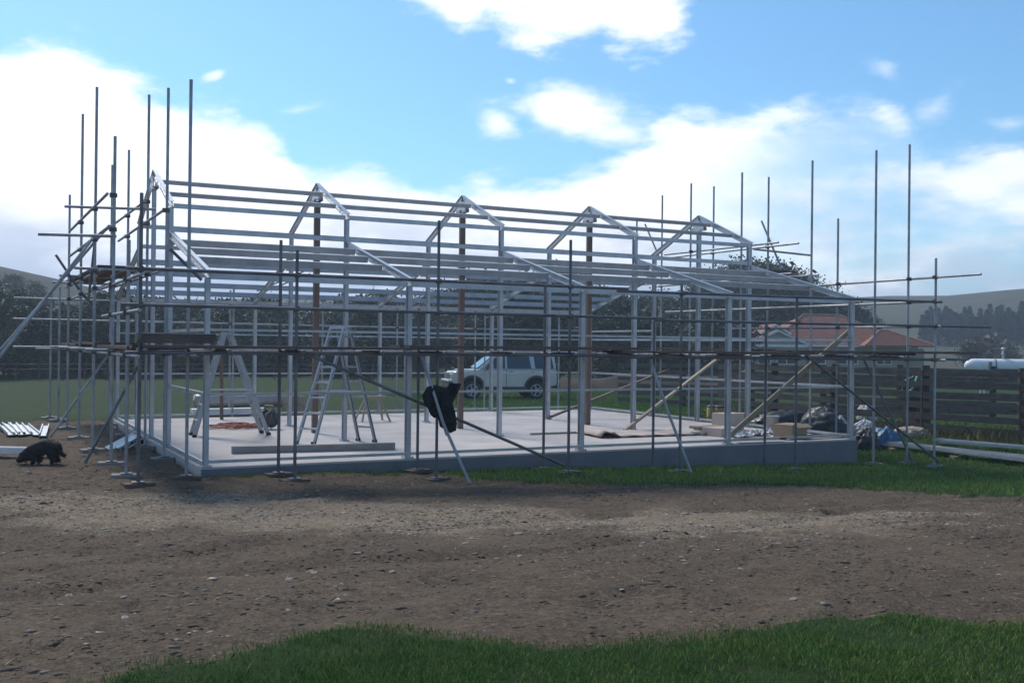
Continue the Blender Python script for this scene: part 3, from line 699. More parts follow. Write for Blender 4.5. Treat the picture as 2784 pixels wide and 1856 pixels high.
# timber sole boards under the uprights
sole_me = MB().box((0, 0, 0.02), (0.36, 0.2, 0.042)).mesh('sole_board'); sole_me.materials.append(M['greytimber'])
sole_dk = sole_me.copy(); sole_dk.materials.clear(); sole_dk.materials.append(M['plank'])
for s_, lab in ((sf, 'timber sole board under an upright of the front scaffold'), (sl, 'timber sole board under an upright of the left gable scaffold'), (sr, 'timber sole board under an upright of the right gable scaffold')):
    for x, y, _ in s_.std:
        o = link('sole_board', sole_dk if s_ is sf else sole_me, None, (x, y, gh(x, y) - 0.002), (0, 0, random.uniform(-0.35, 0.35)))
        tag(o, lab, 'sole board', lab.replace('timber sole board under an upright', 'sole boards under the uprights'))

# ------------------------------------------------------------------ trees
def leaf_mesh(name, pts, sizes, m, rng, flat=0.35):
    """many small leaf faces at pts; each a bent quad of its own size and turn"""
    n = len(pts)
    a = rng.normal(size=(n, 3)); a /= np.linalg.norm(a, axis=1)[:, None]
    b = rng.normal(size=(n, 3)); b -= a * np.sum(a * b, 1)[:, None]; b /= np.linalg.norm(b, axis=1)[:, None]
    s = sizes[:, None]
    co = np.stack([pts - a * s * .5, pts + b * s * flat, pts + a * s * .55, pts - b * s * flat], 1).reshape(-1, 3)
    f = np.arange(4 * n, dtype=np.int32)
    me = bpy.data.meshes.new(name)
    me.vertices.add(4 * n); me.vertices.foreach_set('co', co.ravel().astype(np.float32))
    me.loops.add(4 * n); me.loops.foreach_set('vertex_index', f)
    me.polygons.add(n); me.polygons.foreach_set('loop_start', np.arange(0, 4 * n, 4, dtype=np.int32)); me.polygons.foreach_set('loop_total', np.full(n, 4, np.int32))
    me.update(); me.validate(); me.materials.append(m)
    return me
def crown_points(rng, H, Wd, base, nclump, nleaf, cone=False, lean=0.0):
    P = []
    lobes = [(rng.uniform(-.3, .3) * Wd, rng.uniform(-.3, .3) * Wd, rng.uniform(.35, .75)) for _ in range(5)]
    k = 0; core = []
    while k < nclump:
        t = rng.uniform(0, 1) ** 0.85
        z = base + (H - base) * t
        if cone: r = Wd * .5 * (1 - t) ** 0.85 * rng.uniform(.5, 1.0) * (0.75 + .25 * math.sin(t * 34)) + 0.04
        else: r = Wd * .5 * math.sin(PI * min(1, (t * .86 + .13))) ** .7 * rng.uniform(.35, 1.0) ** .5
        an = rng.uniform(0, 2 * PI)
        lb = lobes[k % 5]
        c = np.array([r * math.cos(an) + (0 if cone else lb[0] * .55), r * math.sin(an) + (0 if cone else lb[1] * .55), z])
        if not cone and vn3(c * .8 + H) < .46: continue
        sp = Wd * (.055 if cone else .075) * rng.uniform(.7, 1.4)
        q = rng.normal(size=(nleaf, 3)) * sp * np.array([1, 1, .6])
        if cone: q[:, 2] -= np.hypot(q[:, 0] + c[0], q[:, 1] + c[1]) * .25
        P.append(c + q); k += 1
        if not cone: core.append(np.array([c[0] * .55, c[1] * .55, base + (z - base) * .86]) + rng.normal(size=(nleaf // 5, 3)) * Wd * .09)
    n0 = sum(len(p) for p in P)
    return np.concatenate(P + core), n0
def vn3(c): return float(vnoise(np.array([c[0] + c[2] * .7]), np.array([c[1] - c[2] * .6]), 77)[0])
def trunk_mesh(rng, H, base, r, limbs, m):
    b = MB(); p = Vector((0, 0, -0.3)); q = p
    for i in range(4):
        q = Vector((rng.uniform(-.12, .12) * i, rng.uniform(-.12, .12) * i, -0.3 + (H * .78) * (i + 1) / 4))
        b.cone(p, q, r * (1 - i * .22), r * (1 - (i + 1) * .22), 7)
        if i:
            for _ in range(limbs):
                an = rng.uniform(0, 2 * PI); l = H * rng.uniform(.16, .3)
                b.cone(p.lerp(q, rng.uniform(0, .8)), p.lerp(q, .5) + Vector((math.cos(an) * l, math.sin(an) * l, l * rng.uniform(.4, .9))), r * (.42 - i * .07), r * .08, 5)
        p = q
    me = b.mesh('trunk'); me.materials.append(m); return me
KIND = {}
def make_kind(key, n, H, Wd, base, ncl, nlf, leaf, size, m, cone=False):
    KIND[key] = []
    for k in range(n):
        rng = np.random.default_rng(100 + len(KIND) * 10 + k)
        h, w = H * rng.uniform(.9, 1.1), Wd * rng.uniform(.85, 1.15)
        pts, n0 = crown_points(rng, h, w, base, ncl, nlf, cone)
        KIND[key].append((leaf_mesh('crown', pts, rng.uniform(.6, 1.4, len(pts)) * np.where(np.arange(len(pts)) < n0, size, size * 2.6), LEAF[leaf], rng), trunk_mesh(rng, h, base, h * .022 + .03, 0 if cone else 3, M['bark'])))
make_kind('gum', 5, 8.0, 7.0, 1.4, 95, 130, 0, 0.21, None)
make_kind('olive', 3, 5.2, 5.2, 0.7, 75, 100, 1, 0.19, None)
make_kind('scrub', 3, 2.6, 3.4, 0.15, 48, 60, 2, 0.20, None)
make_kind('hedge', 4, 3.6, 4.2, 0.2, 70, 110, 0, 0.17, None)
make_kind('pine', 3, 8.0, 3.6, 0.5, 85, 42, 3, 0.30, None, True)
def tree(key, x, y, s, label, cat, group, dz=0.0, name='tree'):
    crown, trunk = KIND[key][random.randrange(len(KIND[key]))]
    o = empty(name, (x, y, gz(x, y) + dz), random.uniform(0, 6.28), label, cat, group)
    o.scale = (s * random.uniform(.9, 1.12), s * random.uniform(.9, 1.12), s)
    link('trunk', trunk, o); link('crown', crown, o)
    return o
def polar(az, d):
    a = math.radians(az); return CAMX + d * math.sin(a), CAMY + d * math.cos(a)
# shelter belt at the far edge of the paddock, left to middle
for i in range(26):
    az = -1.5 + i * 0.92 + random.uniform(-.3, .3); d = 66 + random.uniform(-3, 6) + (6 if az > 9 else 0)
    x, y = polar(az, d)
    s = (1.12 if az < 2 else 1.05 if az < 9 else 1.02) * random.uniform(.85, 1.12)
    k = 'hedge' if random.random() < .7 else 'olive'
    tree(k, x, y, s * (1 if k == 'hedge' else .75), 'dark bushy tree in the shelter belt at the far left edge of the paddock' if az < 10 else 'low dark bushy tree behind the paddock, seen through the middle of the frame',
         'tree', 'shelter belt left of the barn' if az < 10 else 'low trees behind the barn')
# bush-covered hillside on the left
for i in range(64):
    az = random.uniform(-4, 11.5); d = random.uniform(78, 138)
    x, y = polar(az, d)
    k = random.choice(['scrub', 'scrub', 'olive', 'hedge'] if d < 150 else ['scrub', 'scrub', 'hedge'])
    tree(k, x, y, random.uniform(.6, 1.0) * (1 if d < 130 else .8), {'scrub': 'brownish scrub bush on the left hillside', 'olive': 'olive green bush on the left hillside', 'hedge': 'dark green bush on the left hillside'}[k], 'bush', k + ' bushes on the left hillside', -0.2, 'bush')
# tall trees right of the middle, behind the frame
for i in range(15):
    az = 23.4 + i * 0.68 + random.uniform(-.25, .25); d = random.uniform(86, 98)
    x, y = polar(az, d)
    tree('gum', x, y, random.uniform(.84, .96) * (1.0 if az > 25 else .9), 'big dark tree in the tall clump behind the right middle of the frame', 'tree', 'tall trees behind the right middle')
for az, d, s in ((39.8, 104, 1.2), (40.6, 106, 1.36), (41.5, 104, 1.16), (42.5, 108, 1.10), (43.6, 106, 1.0), (44.7, 108, .92), (45.6, 107, .80), (46.5, 107, .66), (36.5, 96, .84), (37.6, 97, .86), (38.6, 98, .9), (34.4, 97, .84), (35.4, 98, .84)):
    x, y = polar(az, d)
    tree('gum', x, y, s, 'tall dark tree standing behind the red roofed house' if az > 39 else 'big dark tree in the tall clump behind the right middle of the frame', 'tree', 'tall trees behind the house' if az > 39 else 'tall trees behind the right middle')
for i in range(34):
    x, y = polar(random.uniform(8, 24) if i < 22 else random.uniform(24, 40), random.uniform(64, 100))
    tree('hedge', x, y, random.uniform(.9, 1.45), 'low dark bushy tree behind the paddock, seen through the middle of the frame', 'tree', 'low trees behind the barn')
for i in range(30):
    x, y = polar(21 + i * .66 + random.uniform(-.2, .2), random.uniform(99, 112))
    tree('hedge', x, y, random.uniform(.95, 1.3), 'low dark bushy tree filling the gaps under the tall clump', 'tree', 'low trees under the tall clump')
# pine plantation on the hill at the right edge
for i in range(72):
    az = 49.2 + (i % 36) * 0.175 + random.uniform(-.08, .08); d = 200 + 12 * (i // 36) + random.uniform(-5, 5)
    if 52.3 < az < 52.6 and i < 36: continue
    x, y = polar(az, d)
    tree('pine', x, y, random.uniform(.52, .74), 'dark pine in the plantation on the hill at the right edge', 'pine tree', 'pines on the right hill', 0, 'pine_tree')
for i in range(10):
    x, y = polar(random.uniform(47.5, 56), random.uniform(100, 150))
    tree('scrub', x, y, random.uniform(.9, 1.5), 'brownish scrub bush below the pines on the right hill', 'bush', 'scrub bushes on the right hill', -0.1, 'bush')

# ------------------------------------------------------------------ red roofed house
hx, hy = (56.575, 44.907, 1.694)[:2]
HA = -math.radians(27.7)
hz = gz(hx, hy) - 0.05
house = empty('house', (hx, hy, hz), HA + math.radians(6), 'cream bungalow with a terracotta tiled hip roof behind the rail fence', 'house')
EZ = 2.45                                # eave height; x to the right along the front, y away
MB().box((0.2, 4.0, EZ / 2), (11.0, 7.0, EZ)).build('wall', M['weatherboard'], house)
def hip(x0, x1, y0, y1, z, h, inset, nm, parent):
    """hipped roof as courses of tiles: each course a slab stepped over the one below"""
    yc = (y0 + y1) / 2; n = 14
    r = MB().add([(x0, y0, z), (x1, y0, z), (x1, y1, z), (x0, y1, z), (x0 + inset, yc, z + h), (x1 - inset, yc, z + h)],
                 [(0, 1, 5, 4), (1, 2, 5), (2, 3, 4, 5), (3, 0, 4), (3, 2, 1, 0)]).build(nm, M['tile'], parent)
    for i in range(n):
        t0, t1 = i / n, (i + 1) / n
        a0, a1 = x0 + inset * t0, x1 - inset * t0; b0, b1 = x0 + inset * t1, x1 - inset * t1
        ya, yb = y0 + (yc - y0) * t0, y0 + (yc - y0) * t1
        za, zb = z + h * t0, z + h * t1
        MB().add([(a0, ya, za + .075), (a1, ya, za + .075), (b1, yb, zb + .02), (b0, yb, zb + .02), (a0, ya - .01, za + .01), (a1, ya - .01, za + .01)],
                 [(0, 1, 2, 3), (4, 5, 1, 0)]).build('tile_course', M['tile'], r)
    for p, q in (((x0, y0, z + .05), (x0 + inset, yc, z + h + .06)), ((x1, y0, z + .05), (x1 - inset, yc, z + h + .06)), ((x0 + inset, yc, z + h + .06), (x1 - inset, yc, z + h + .06))):
        MB().tube(p, q, 0.09, 6).build('ridge_tile', M['tile_pale'], r)
    return r
hip(-5.4, 6.0, 0.0, 8.0, EZ, 2.35, 4.2, 'roof', house)
hip(1.6, 7.2, -1.4, 4.4, EZ - 0.05, 1.15, 2.4, 'roof', house)
hip(4.2, 9.0, 2.0, 7.4, EZ - 0.1, 1.1, 2.2, 'roof', house)
# gabled bay on the left with a smaller gable above it
MB().box((-5.6, 0.4, EZ / 2), (4.4, 5.0, EZ)).build('wall', M['weatherboard'], house)
def gable(xc, w, y, z, h, name='gable'):
    g = MB().prism([(xc - w / 2, z), (xc + w / 2, z), (xc, z + h)], y, y + 2.6).build(name, M['weatherboard'], house)
    for s in (-1, 1):
        MB().beam((xc + s * (w / 2 + .25), y - .12, z - .1), (xc, y - .12, z + h + .03), rect(0.16, 0.06), (0, 0, 1)).build('bargeboard', M['white'], g)
        MB().add([(xc, y - .2, z + h + .1), (xc, y + 3.0, z + h + .1), (xc + s * (w / 2 + .35), y + 3.0, z - .08), (xc + s * (w / 2 + .35), y - .2, z - .08)], [(0, 1, 2, 3)]).build('gable_roof', M['tile'], g)
gable(-5.6, 4.6, -2.15, EZ, 0.95)
gable(-5.5, 1.9, -1.4, EZ + 0.85, 0.55)
MB().box((-5.6, -2.19, EZ - 0.13), (4.7, 0.06, 0.2)).build('fascia', M['white'], house)
MB().box((0.6, -0.06, EZ - 0.08), (10.6, 0.1, 0.16)).build('fascia', M['white'], house)
for x, y, w in ((-6.6, -2.14, 1.0), (-4.9, -2.14, 1.5), (-1.6, 0.46, 1.6), (0.9, 0.46, 1.8), (3.9, 0.46, 1.3)):
    f = MB().box((x, y, 1.45), (w, 0.09, 1.05)).build('window', M['white'], house)
    MB().box((x - w / 4 + .02, y - 0.06, 1.45), (w / 2 - .12, 0.02, 0.9)).build('pane', M['glass'], f)
    MB().box((x + w / 4 - .02, y - 0.06, 1.45), (w / 2 - .12, 0.02, 0.9)).build('pane', M['glass'], f)
MB().box((-2.5, 0.44, 1.0), (0.9, 0.1, 2.0)).build('door', M['greytimber'], house)
MB().box((7.0, 4.6, 1.1), (2.6, 4.0, 2.2)).build('wall', M['weatherboard'], house)

# ------------------------------------------------------------------ white tank whose top shows over the fence at the far right
cvx, cvy = (34.581, 15.796, 1.311)[:2]
tk = empty('tank', (cvx, cvy, gz(cvx, cvy)), HA - math.radians(8), 'long white horizontal tank with a rounded end, behind the rail fence at the right edge', 'tank')
TR, TZ, TL = 0.30, 1.42, 6.4
prof = [(0.0, 0.0)] + [(TR * math.sin(PI / 2 * k / 8), 0.42 * (1 - math.cos(PI / 2 * k / 8))) for k in range(1, 9)] + [(TR, TL - .42)] + [(TR * math.cos(PI / 2 * k / 6), TL - .42 + .42 * math.sin(PI / 2 * k / 6)) for k in range(1, 6)] + [(0.0, TL)]
MB().lathe((0, 0, TZ), prof, 28, 'X').build('shell', M['white'], tk)
for x in (1.2, 2.9, 4.6): MB().lathe((x, 0, TZ), [(TR + .002, -.03), (TR + .012, -.03), (TR + .012, .03), (TR + .002, .03)], 28, 'X').build('band', M['greytimber'], tk)
for x in (0.75, 2.35, 3.95, 5.6):
    for s in (-1, 1): MB().box((x, s * .27, (TZ - .12) / 2), (0.07, 0.07, TZ - .12)).build('leg', M['whiteplastic'], tk)
for s in (-1, 1): MB().box((3.2, s * .315, TZ - .24), (5.4, 0.05, 0.06)).build('cradle_rail', M['whiteplastic'], tk)
vt = MB().lathe((1.55, 0, TZ + TR - .02), [(0.05, 0), (0.05, 0.2), (0.085, 0.21), (0.085, 0.25), (0.045, 0.26), (0.045, 0.42)], 10).build('vent_pipe', M['whiteplastic'], tk)
MB().lathe((1.55, 0, TZ + TR + .40), [(0.0, 0.0), (0.085, 0.0), (0.095, 0.04), (0.05, 0.08), (0.0, 0.085)], 10).build('cowl', M['white'], vt)
MB().box((0.95, -TR - .01, TZ + .03), (0.13, 0.05, 0.3)).build('gauge_box', M['greytimber'], tk)

# ------------------------------------------------------------------ stock yard fence
def rail_fence(pts, nrail, top, label, rail_h=0.16, gap=0.095, every=2.3):
    fx0, fy0 = pts[0]
    fo = empty('rail_fence', (fx0, fy0, gz(fx0, fy0)), 0, label, 'fence')
    base = Vector((fx0, fy0, gz(fx0, fy0)))
    for (x0, y0), (x1, y1) in zip(pts[:-1], pts[1:]):
        d = math.hypot(x1 - x0, y1 - y0); k = max(1, round(d / every)); a = math.atan2(y1 - y0, x1 - x0)
        for i in range(k):
            xa, ya, xb, yb = x0 + (x1 - x0) * i / k, y0 + (y1 - y0) * i / k, x0 + (x1 - x0) * (i + 1) / k, y0 + (y1 - y0) * (i + 1) / k
            za, zb = gz(xa, ya), gz(xb, yb)
            MB().cone(Vector((xa, ya, za - .3)) - base, Vector((xa + random.uniform(-.03, .03), ya, za + top + random.uniform(.0, .1))) - base, 0.115, 0.10, 9).build('post', M['post'], fo)
            nx, ny = -math.sin(a) * 0.13, math.cos(a) * 0.13
            for r in range(nrail):
                z = top - 0.09 - r * (rail_h + gap) + random.uniform(-.02, .02)
                j = random.uniform(-.02, .02)
                MB().beam(Vector((xa + nx, ya + ny, za + z + j)) - base, Vector((xb + nx, yb + ny, zb + z - j)) - base, rect(rail_h * random.uniform(.85, 1.05), 0.045), (0, 0, 1)).build('rail', M['fence'], fo)
    return fo
rail_fence([(19.4, -2.0), (18.1, 1.0), (17.45, 3.1), (17.0, 5.6), (16.6, 9.6)], 6, 1.58, 'dark weathered six rail stockyard fence standing right of the slab')
rail_fence([(27.5, 2.5), (22.5, 8.4), (20.2, 12.5), (18.0, 17.0)], 6, 1.5, 'second weathered rail fence of the stockyard, farther back', 0.15, 0.09)
# low post and wire fence across the paddock
wf = empty('wire_fence', (*polar(0, 58), gz(*polar(0, 58))), 0, 'thin pale wire fence crossing the paddock in front of the shelter belt', 'fence')
wb = wf.location.copy(); pv = None
for i in range(26):
    x, y = polar(-3 + i * 1.05, 58 + 0.1 * i); z = gz(x, y)
    MB().box(Vector((x, y, z + 0.45)) - wb, (0.06, 0.06, 0.95)).build('post', M['post'], wf)
    if pv:
        for h in (0.85, 0.6): MB().tube(pv + Vector((0, 0, h)) - wb, Vector((x, y, z + h)) - wb, 0.007, 4).build('wire', M['tube_dark'], wf)
    pv = Vector((x, y, z))

# ------------------------------------------------------------------ four wheel drive
fw, rw = Vector((14.712, 22.847, -0.443)), Vector((16.989, 21.651, -0.414))
mid = (fw + rw) / 2
hd = (fw - rw); ang = math.atan2(hd.y, hd.x) + math.radians(13)
car = empty('parked_car', (mid.x, mid.y, gz(mid.x, mid.y)), ang, 'silver four wheel drive with dark windows parked on the grass behind the slab', 'car')
# x forward, y left; seen from its left... the near side is +y after the turn
BW = 0.87
def ring_loft(prof, w_of, name, m, bevel=0.03):
    """side outline (x,z) lofted across the width with the edge drawn in"""
    n_ = len(prof); ysx = [(-1.0, .0), (-.93, .05), (.93, .05), (1.0, .0)]
    vs, fs = [], []
    cx_ = sum(p[0] for p in prof) / n_; cz_ = sum(p[1] for p in prof) / n_
    for yy, grow in ysx:
        for x, z in prof:
            k = 1 - (0.02 if abs(yy) == 1.0 else 0)
            vs.append((cx_ + (x - cx_) * k, yy * w_of(z), cz_ + (z - cz_) * k))
    for j in range(3): fs += [(j * n_ + i, j * n_ + (i + 1) % n_, (j + 1) * n_ + (i + 1) % n_, (j + 1) * n_ + i) for i in range(n_)]
    fs += [tuple(range(n_))[::-1], tuple(range(3 * n_, 4 * n_))]
    return MB().add(vs, fs).build(name, m, car, bevel)
def arch(xc, r, z0, n_=9): return [(xc + r * math.cos(PI * i / (n_ - 1)), z0 + r * math.sin(PI * i / (n_ - 1))) for i in range(n_)]
body = [(2.02, 0.52), (2.08, 0.70), (2.06, 0.98), (1.95, 1.06), (0.98, 1.15), (-2.05, 1.17), (-2.10, 1.10), (-2.10, 0.55)]
body += [(-2.0, 0.52)] + arch(-1.27, 0.44, 0.46)[::-1] + [(-0.75, 0.44), (0.75, 0.44)] + arch(1.27, 0.44, 0.46)[::-1] + [(1.9, 0.5)]
ring_loft(body, lambda z: BW, 'body', M['silver'], 0.025)
cab = [(1.02, 1.14), (0.32, 1.70), (0.10, 1.76), (-0.55, 1.79), (-0.72, 1.85), (-1.85, 1.86), (-2.0, 1.80), (-2.08, 1.16)]
ring_loft(cab, lambda z: BW - 0.03 - 0.16 * max(0, z - 1.15) / .7, 'cabin', M['silver'], 0.03)
def side_panel(poly, name, m, out=0.012, thick=0.02):
    for s in (-1, 1):
        def yy(z): return s * (BW - 0.03 - 0.16 * max(0, z - 1.15) / .7 + out)
        n_ = len(poly)
        vs = [(x, yy(z), z) for x, z in poly] + [(x, yy(z) - s * thick, z) for x, z in poly]
        MB().add(vs, [tuple(range(n_)), tuple(range(n_, 2 * n_))[::-1]] + [(i, (i + 1) % n_, n_ + (i + 1) % n_, n_ + i) for i in range(n_)]).build(name, m, car)
side_panel([(0.86, 1.20), (0.28, 1.66), (-0.02, 1.70), (-0.02, 1.20)], 'window', M['glass'])
side_panel([(-0.10, 1.20), (-0.10, 1.70), (-0.98, 1.70), (-1.06, 1.20)], 'window', M['glass'])
side_panel([(-1.22, 1.20), (-1.16, 1.74), (-1.86, 1.76), (-1.96, 1.20)], 'window', M['glass'])
ws = MB().add([(1.02, -.70, 1.19), (1.02, .70, 1.19), (0.37, .60, 1.70), (0.37, -.60, 1.70)], [(0, 1, 2, 3)]).build('windscreen', M['screen'], car)
ws.location = (0.022, 0, 0.02)
sol = ws.modifiers.new('thickness', 'SOLIDIFY'); sol.thickness = 0.015
for s in (-1, 1):
    MB().beam((1.0, s * .76, 1.17), (0.33, s * .66, 1.72), rect(0.06, 0.05), (0, 1, 0)).build('windscreen_pillar', M['silver'], car)
    MB().beam((-0.4, s * .60, 1.90), (-1.8, s * .60, 1.92), rect(0.04, 0.04), (0, 1, 0)).build('roof_rail', M['cladding'], car)
    MB().box((0.72, s * 0.97, 1.22), (0.09, 0.18, 0.15)).build('mirror', M['cladding'], car, 0.02)
    hl = MB().box((2.045, s * 0.62, 0.88), (0.08, 0.36, 0.19)).build('headlight', M['lamp'], car, 0.02)
    MB().box((-2.11, s * 0.74, 1.0), (0.05, 0.14, 0.36)).build('tail_light', M['red'], car)
    for x in (-0.25, -1.1): MB().box((x, s * (BW + .004), 1.06), (0.16, 0.03, 0.05)).build('door_handle', M['cladding'], car)
    MB().box((0, s * (BW - .005), 0.43), (1.75, 0.06, 0.14)).build('sill', M['cladding'], car, 0.02)
    MB().box((-0.06, s * (BW + .002), 0.80), (0.018, 0.012, 0.68)).build('door_gap', M['rubber'], car)
    for xc in (1.27, -1.27):
        wh = MB().lathe((xc, s * 0.76, 0.36), [(0.0, -.11), (0.30, -.11), (0.36, -.07), (0.365, .0), (0.36, .07), (0.30, .11), (0.0, .11)], 24, 'Y').build('wheel', M['rubber'], car)
        rim = MB().lathe((xc, s * (0.76 + .105), 0.36), [(0.0, s * .02), (0.06, s * .02), (0.07, 0), (0.19, -s * .005), (0.215, s * .012), (0.235, s * .008)], 20, 'Y')
        for k in range(5): rim.box((xc + .12 * math.cos(k * 1.2566), s * (0.76 + .118), 0.36 + .12 * math.sin(k * 1.2566)), (0.17, 0.02, 0.045), 0, -k * 1.2566)
        rim.build('rim', M['alu_dull'], wh)
        MB().add(*(lambda A, B: ([(x, s * (BW + .012), z) for x, z in A + B] + [(x, s * (BW - .05), z) for x, z in A + B], [(i, i + 1, 11 + i + 1, 11 + i) for i in range(10)] + [(i, i + 1, 22 + i + 1, 22 + i) for i in range(10)]))(
            arch(xc, 0.44, 0.42, 11), arch(xc, 0.52, 0.42, 11))).build('wheel_arch', M['cladding'], car)
for xc in (1.27, -1.27): MB().box((xc, 0, 0.72), (0.96, 1.30, 0.50)).build('wheel_well', M['rubber'], car)
MB().box((2.08, 0, 0.56), (0.22, 1.72, 0.26)).build('bumper', M['cladding'], car, 0.05)
MB().box((2.13, 0, 0.70), (0.18, 1.64, 0.10)).build('bumper_top', M['silver'], car, 0.03)
MB().box((2.075, 0, 0.88), (0.04, 0.84, 0.17)).build('grille', M['cladding'], car)
MB().box((-2.14, 0, 0.55), (0.18, 1.72, 0.24)).build('bumper', M['cladding'], car, 0.05)
sw = MB().lathe((-2.25, 0.15, 1.02), [(0.0, -.12), (0.30, -.12), (0.36, -.07), (0.36, .07), (0.30, .12), (0.0, .12)], 22, 'X').build('spare_wheel', M['rubber'], car)
MB().box((-2.085, 0, 1.50), (0.02, 1.2, 0.42)).build('rear_window', M['glass'], car)
MB().box((1.45, 0, 1.125), (0.5, 1.5, 0.03)).build('bonnet_panel', M['silver'], car, 0.01)

# earth bank behind the car
bank_x, bank_y = polar(35.0, 50)
bm_ = MB(); NB = 20
vs, fs = [], []
for i in range(NB + 1):
    for j in range(11):
        u, v = i / NB * 2 - 1, j / 10 * 2 - 1
        vs.append((u * 6.5, v * 2.0, 0.95 * max(0, 1 - abs(u) ** 2.5) * max(0, 1 - v * v) * (0.25 + 1.3 * float(fbm(np.array([u * 7.0]), np.array([v * 3.0]), 3, 4)[0])) - 0.12))
fs = [(i * 11 + j, (i + 1) * 11 + j, (i + 1) * 11 + j + 1, i * 11 + j + 1) for i in range(NB) for j in range(10)]
bk = bm_.add(vs, fs, True).build('earth_bank', mat('dry_brown_earth', (0.060, 0.042, 0.030), (0.036, 0.030, 0.021), 1.5, 0.95, 0, 0.6, 8))
bk.location = (bank_x, bank_y, gz(bank_x, bank_y)); bk.rotation_euler = (0, 0, -math.radians(34))
tag(bk, 'low brown earth bank on the paddock right of the parked car', None, None, 'structure')

# ------------------------------------------------------------------ ladders
def stepladder(label, feet, top, wtop, mf, mr, nst, tread=0.075):
    """feet: front left, front right, rear left, rear right; top: middle of the top cap; front flight carries treads"""
    fl, fr, rl, rr = [Vector(p) for p in feet]; top = Vector(top)
    o = empty('step_ladder', ((fl + fr + rl + rr) / 4), 0, label, 'ladder'); b = o.location.copy(); b.z = 0; o.location = b
    ax = (fr - fl).normalized(); bk_ = ((rl + rr) / 2 - (fl + fr) / 2).normalized()
    T = {}
    for k, f, s, d in (('fl', fl, -1, -.05), ('fr', fr, 1, -.05), ('rl', rl, -1, .05), ('rr', rr, 1, .05)):
        T[k] = (f - b, top + ax * s * wtop / 2 + bk_ * d - b)
        MB().beam(*T[k], cprof(0.03, 0.075, 0.006, 0.012), ax).build('stile', M[mf if k[0] == 'f' else mr], o)
        MB().box(f - b + Vector((0, 0, 0.02)), (0.07, 0.07, 0.05)).build('foot', M['rubber'], o)
    for i in range(1, nst + 1):
        t = i / (nst + 0.6)
        p, q = T['fl'][0].lerp(T['fl'][1], t), T['fr'][0].lerp(T['fr'][1], t)
        MB().beam(p, q, rect(tread, 0.03), bk_).build('tread', M[mf], o)
        if i % 2 == 0 or nst > 6:
            p, q = T['rl'][0].lerp(T['rl'][1], t), T['rr'][0].lerp(T['rr'][1], t)
            MB().beam(p, q, rect(0.03, 0.03), bk_).build('crossbar', M[mr], o)
    for s in ('l', 'r'): MB().beam(T['f' + s][0].lerp(T['f' + s][1], .45), T['r' + s][0].lerp(T['r' + s][1], .45), rect(0.02, 0.006), (0, 0, 1)).build('spreader', M['zinc'], o)
    MB().beam(top - b - ax * (wtop / 2 + .02), top - b + ax * (wtop / 2 + .02), rect(0.16, 0.05), bk_).build('top_cap', M[mf], o)
    return o
stepladder('grey aluminium step ladder standing at the left end of the slab', [(0.78, 4.57, 0), (0.81, 5.03, 0), (2.10, 4.59, 0), (2.09, 5.05, 0)], (1.374, 4.800, 1.836), 0.26, 'alu_dull', 'alu_dull', 6)
stepladder('bright aluminium step ladder with its treads facing left, near the second frame', [(2.09, 2.78, 0), (2.32, 2.55, 0), (3.23, 2.93, 0), (3.41, 2.60, 0)], (2.804, 2.720, 1.951), 0.24, 'alu', 'alu_dull', 7)
# a plank of sawn timber used as a saw horse
def sawhorse():
    a, b_ = Vector((4.853, 7.200, 0.520)), Vector((5.253, 7.200, 0.514)); zt = a.z
    o = empty('sawhorse', ((a.x + b_.x) / 2, 7.2, 0), 0, 'small pale timber sawhorse at the rear of the slab', 'sawhorse')
    w = (b_.x - a.x) / 2
    MB().box((0, 0, zt), (2 * w + .16, 0.14, 0.05)).build('top_board', M['pine'], o, 0.004)
    for s in (-1, 1):
        for u in (-1, 1):
            MB().beam((s * (w + .12), u * .24, 0.0), (s * (w - .04), u * .03, zt - .03), rect(0.05, 0.03), (0, 1, 0)).build('leg', M['pine'], o)
sawhorse()
# ------------------------------------------------------------------ things lying about on the slab
stick('steel_beam', (0.772, 1.636, 0.055), (3.274, 1.318, 0.055), 0.11, 0.11, 'greytimber', 'long grey box beam lying on the front of the slab below the ladders', 'beam')
stick('timber_offcut', (2.596, 1.585, 0.020), (2.938, 1.602, 0.020), 0.04, 0.10, 'greytimber', 'short flat offcut lying by the foot of the bright step ladder', 'offcut')
stick('batten', (6.627, 2.923, 0.020), (8.356, 2.918, 0.020), 0.03, 0.05, 'greytimber', 'thin grey batten lying alone on the middle of the slab', 'batten')
stick('plank', (9.288, 0.207, 0.060), (10.301, 0.100, 0.060), 0.04, 0.16, 'plank', 'dark plank lying in front of the cardboard box at the slab edge', 'plank')
stick('plank', (10.509, 0.329, 0.050), (12.088, 0.332, 0.050), 0.05, 0.14, 'plank', 'dark plank lying near the right front corner of the slab', 'plank')
# loose heap of orange extension cable
cx0, cy0, _ = (1.860, 6.411, 0.000)
cb = MB()
for k in range(6):
    ph = random.uniform(0, 6.28); ox, oy = random.uniform(-.25, .25), random.uniform(-.3, .3); pv = None; r0 = random.uniform(.2, .4)
    for i in range(44):
        t = i * 0.36 + ph; r = r0 + .07 * math.sin(i * .31 + k)
        p = Vector((cx0 + ox + r * math.cos(t) * 1.2 + .004 * i, cy0 + oy + r * math.sin(t), 0.014 + .02 * (1 + math.sin(i * .9 + k * 2)) + .006 * k))
        if pv: cb.tube(pv, p, .010, 5)
        pv = p
tag(cb.build('extension_cable', M['cable']), 'tangle of orange extension cable lying on the slab under the left step ladder', 'cable')
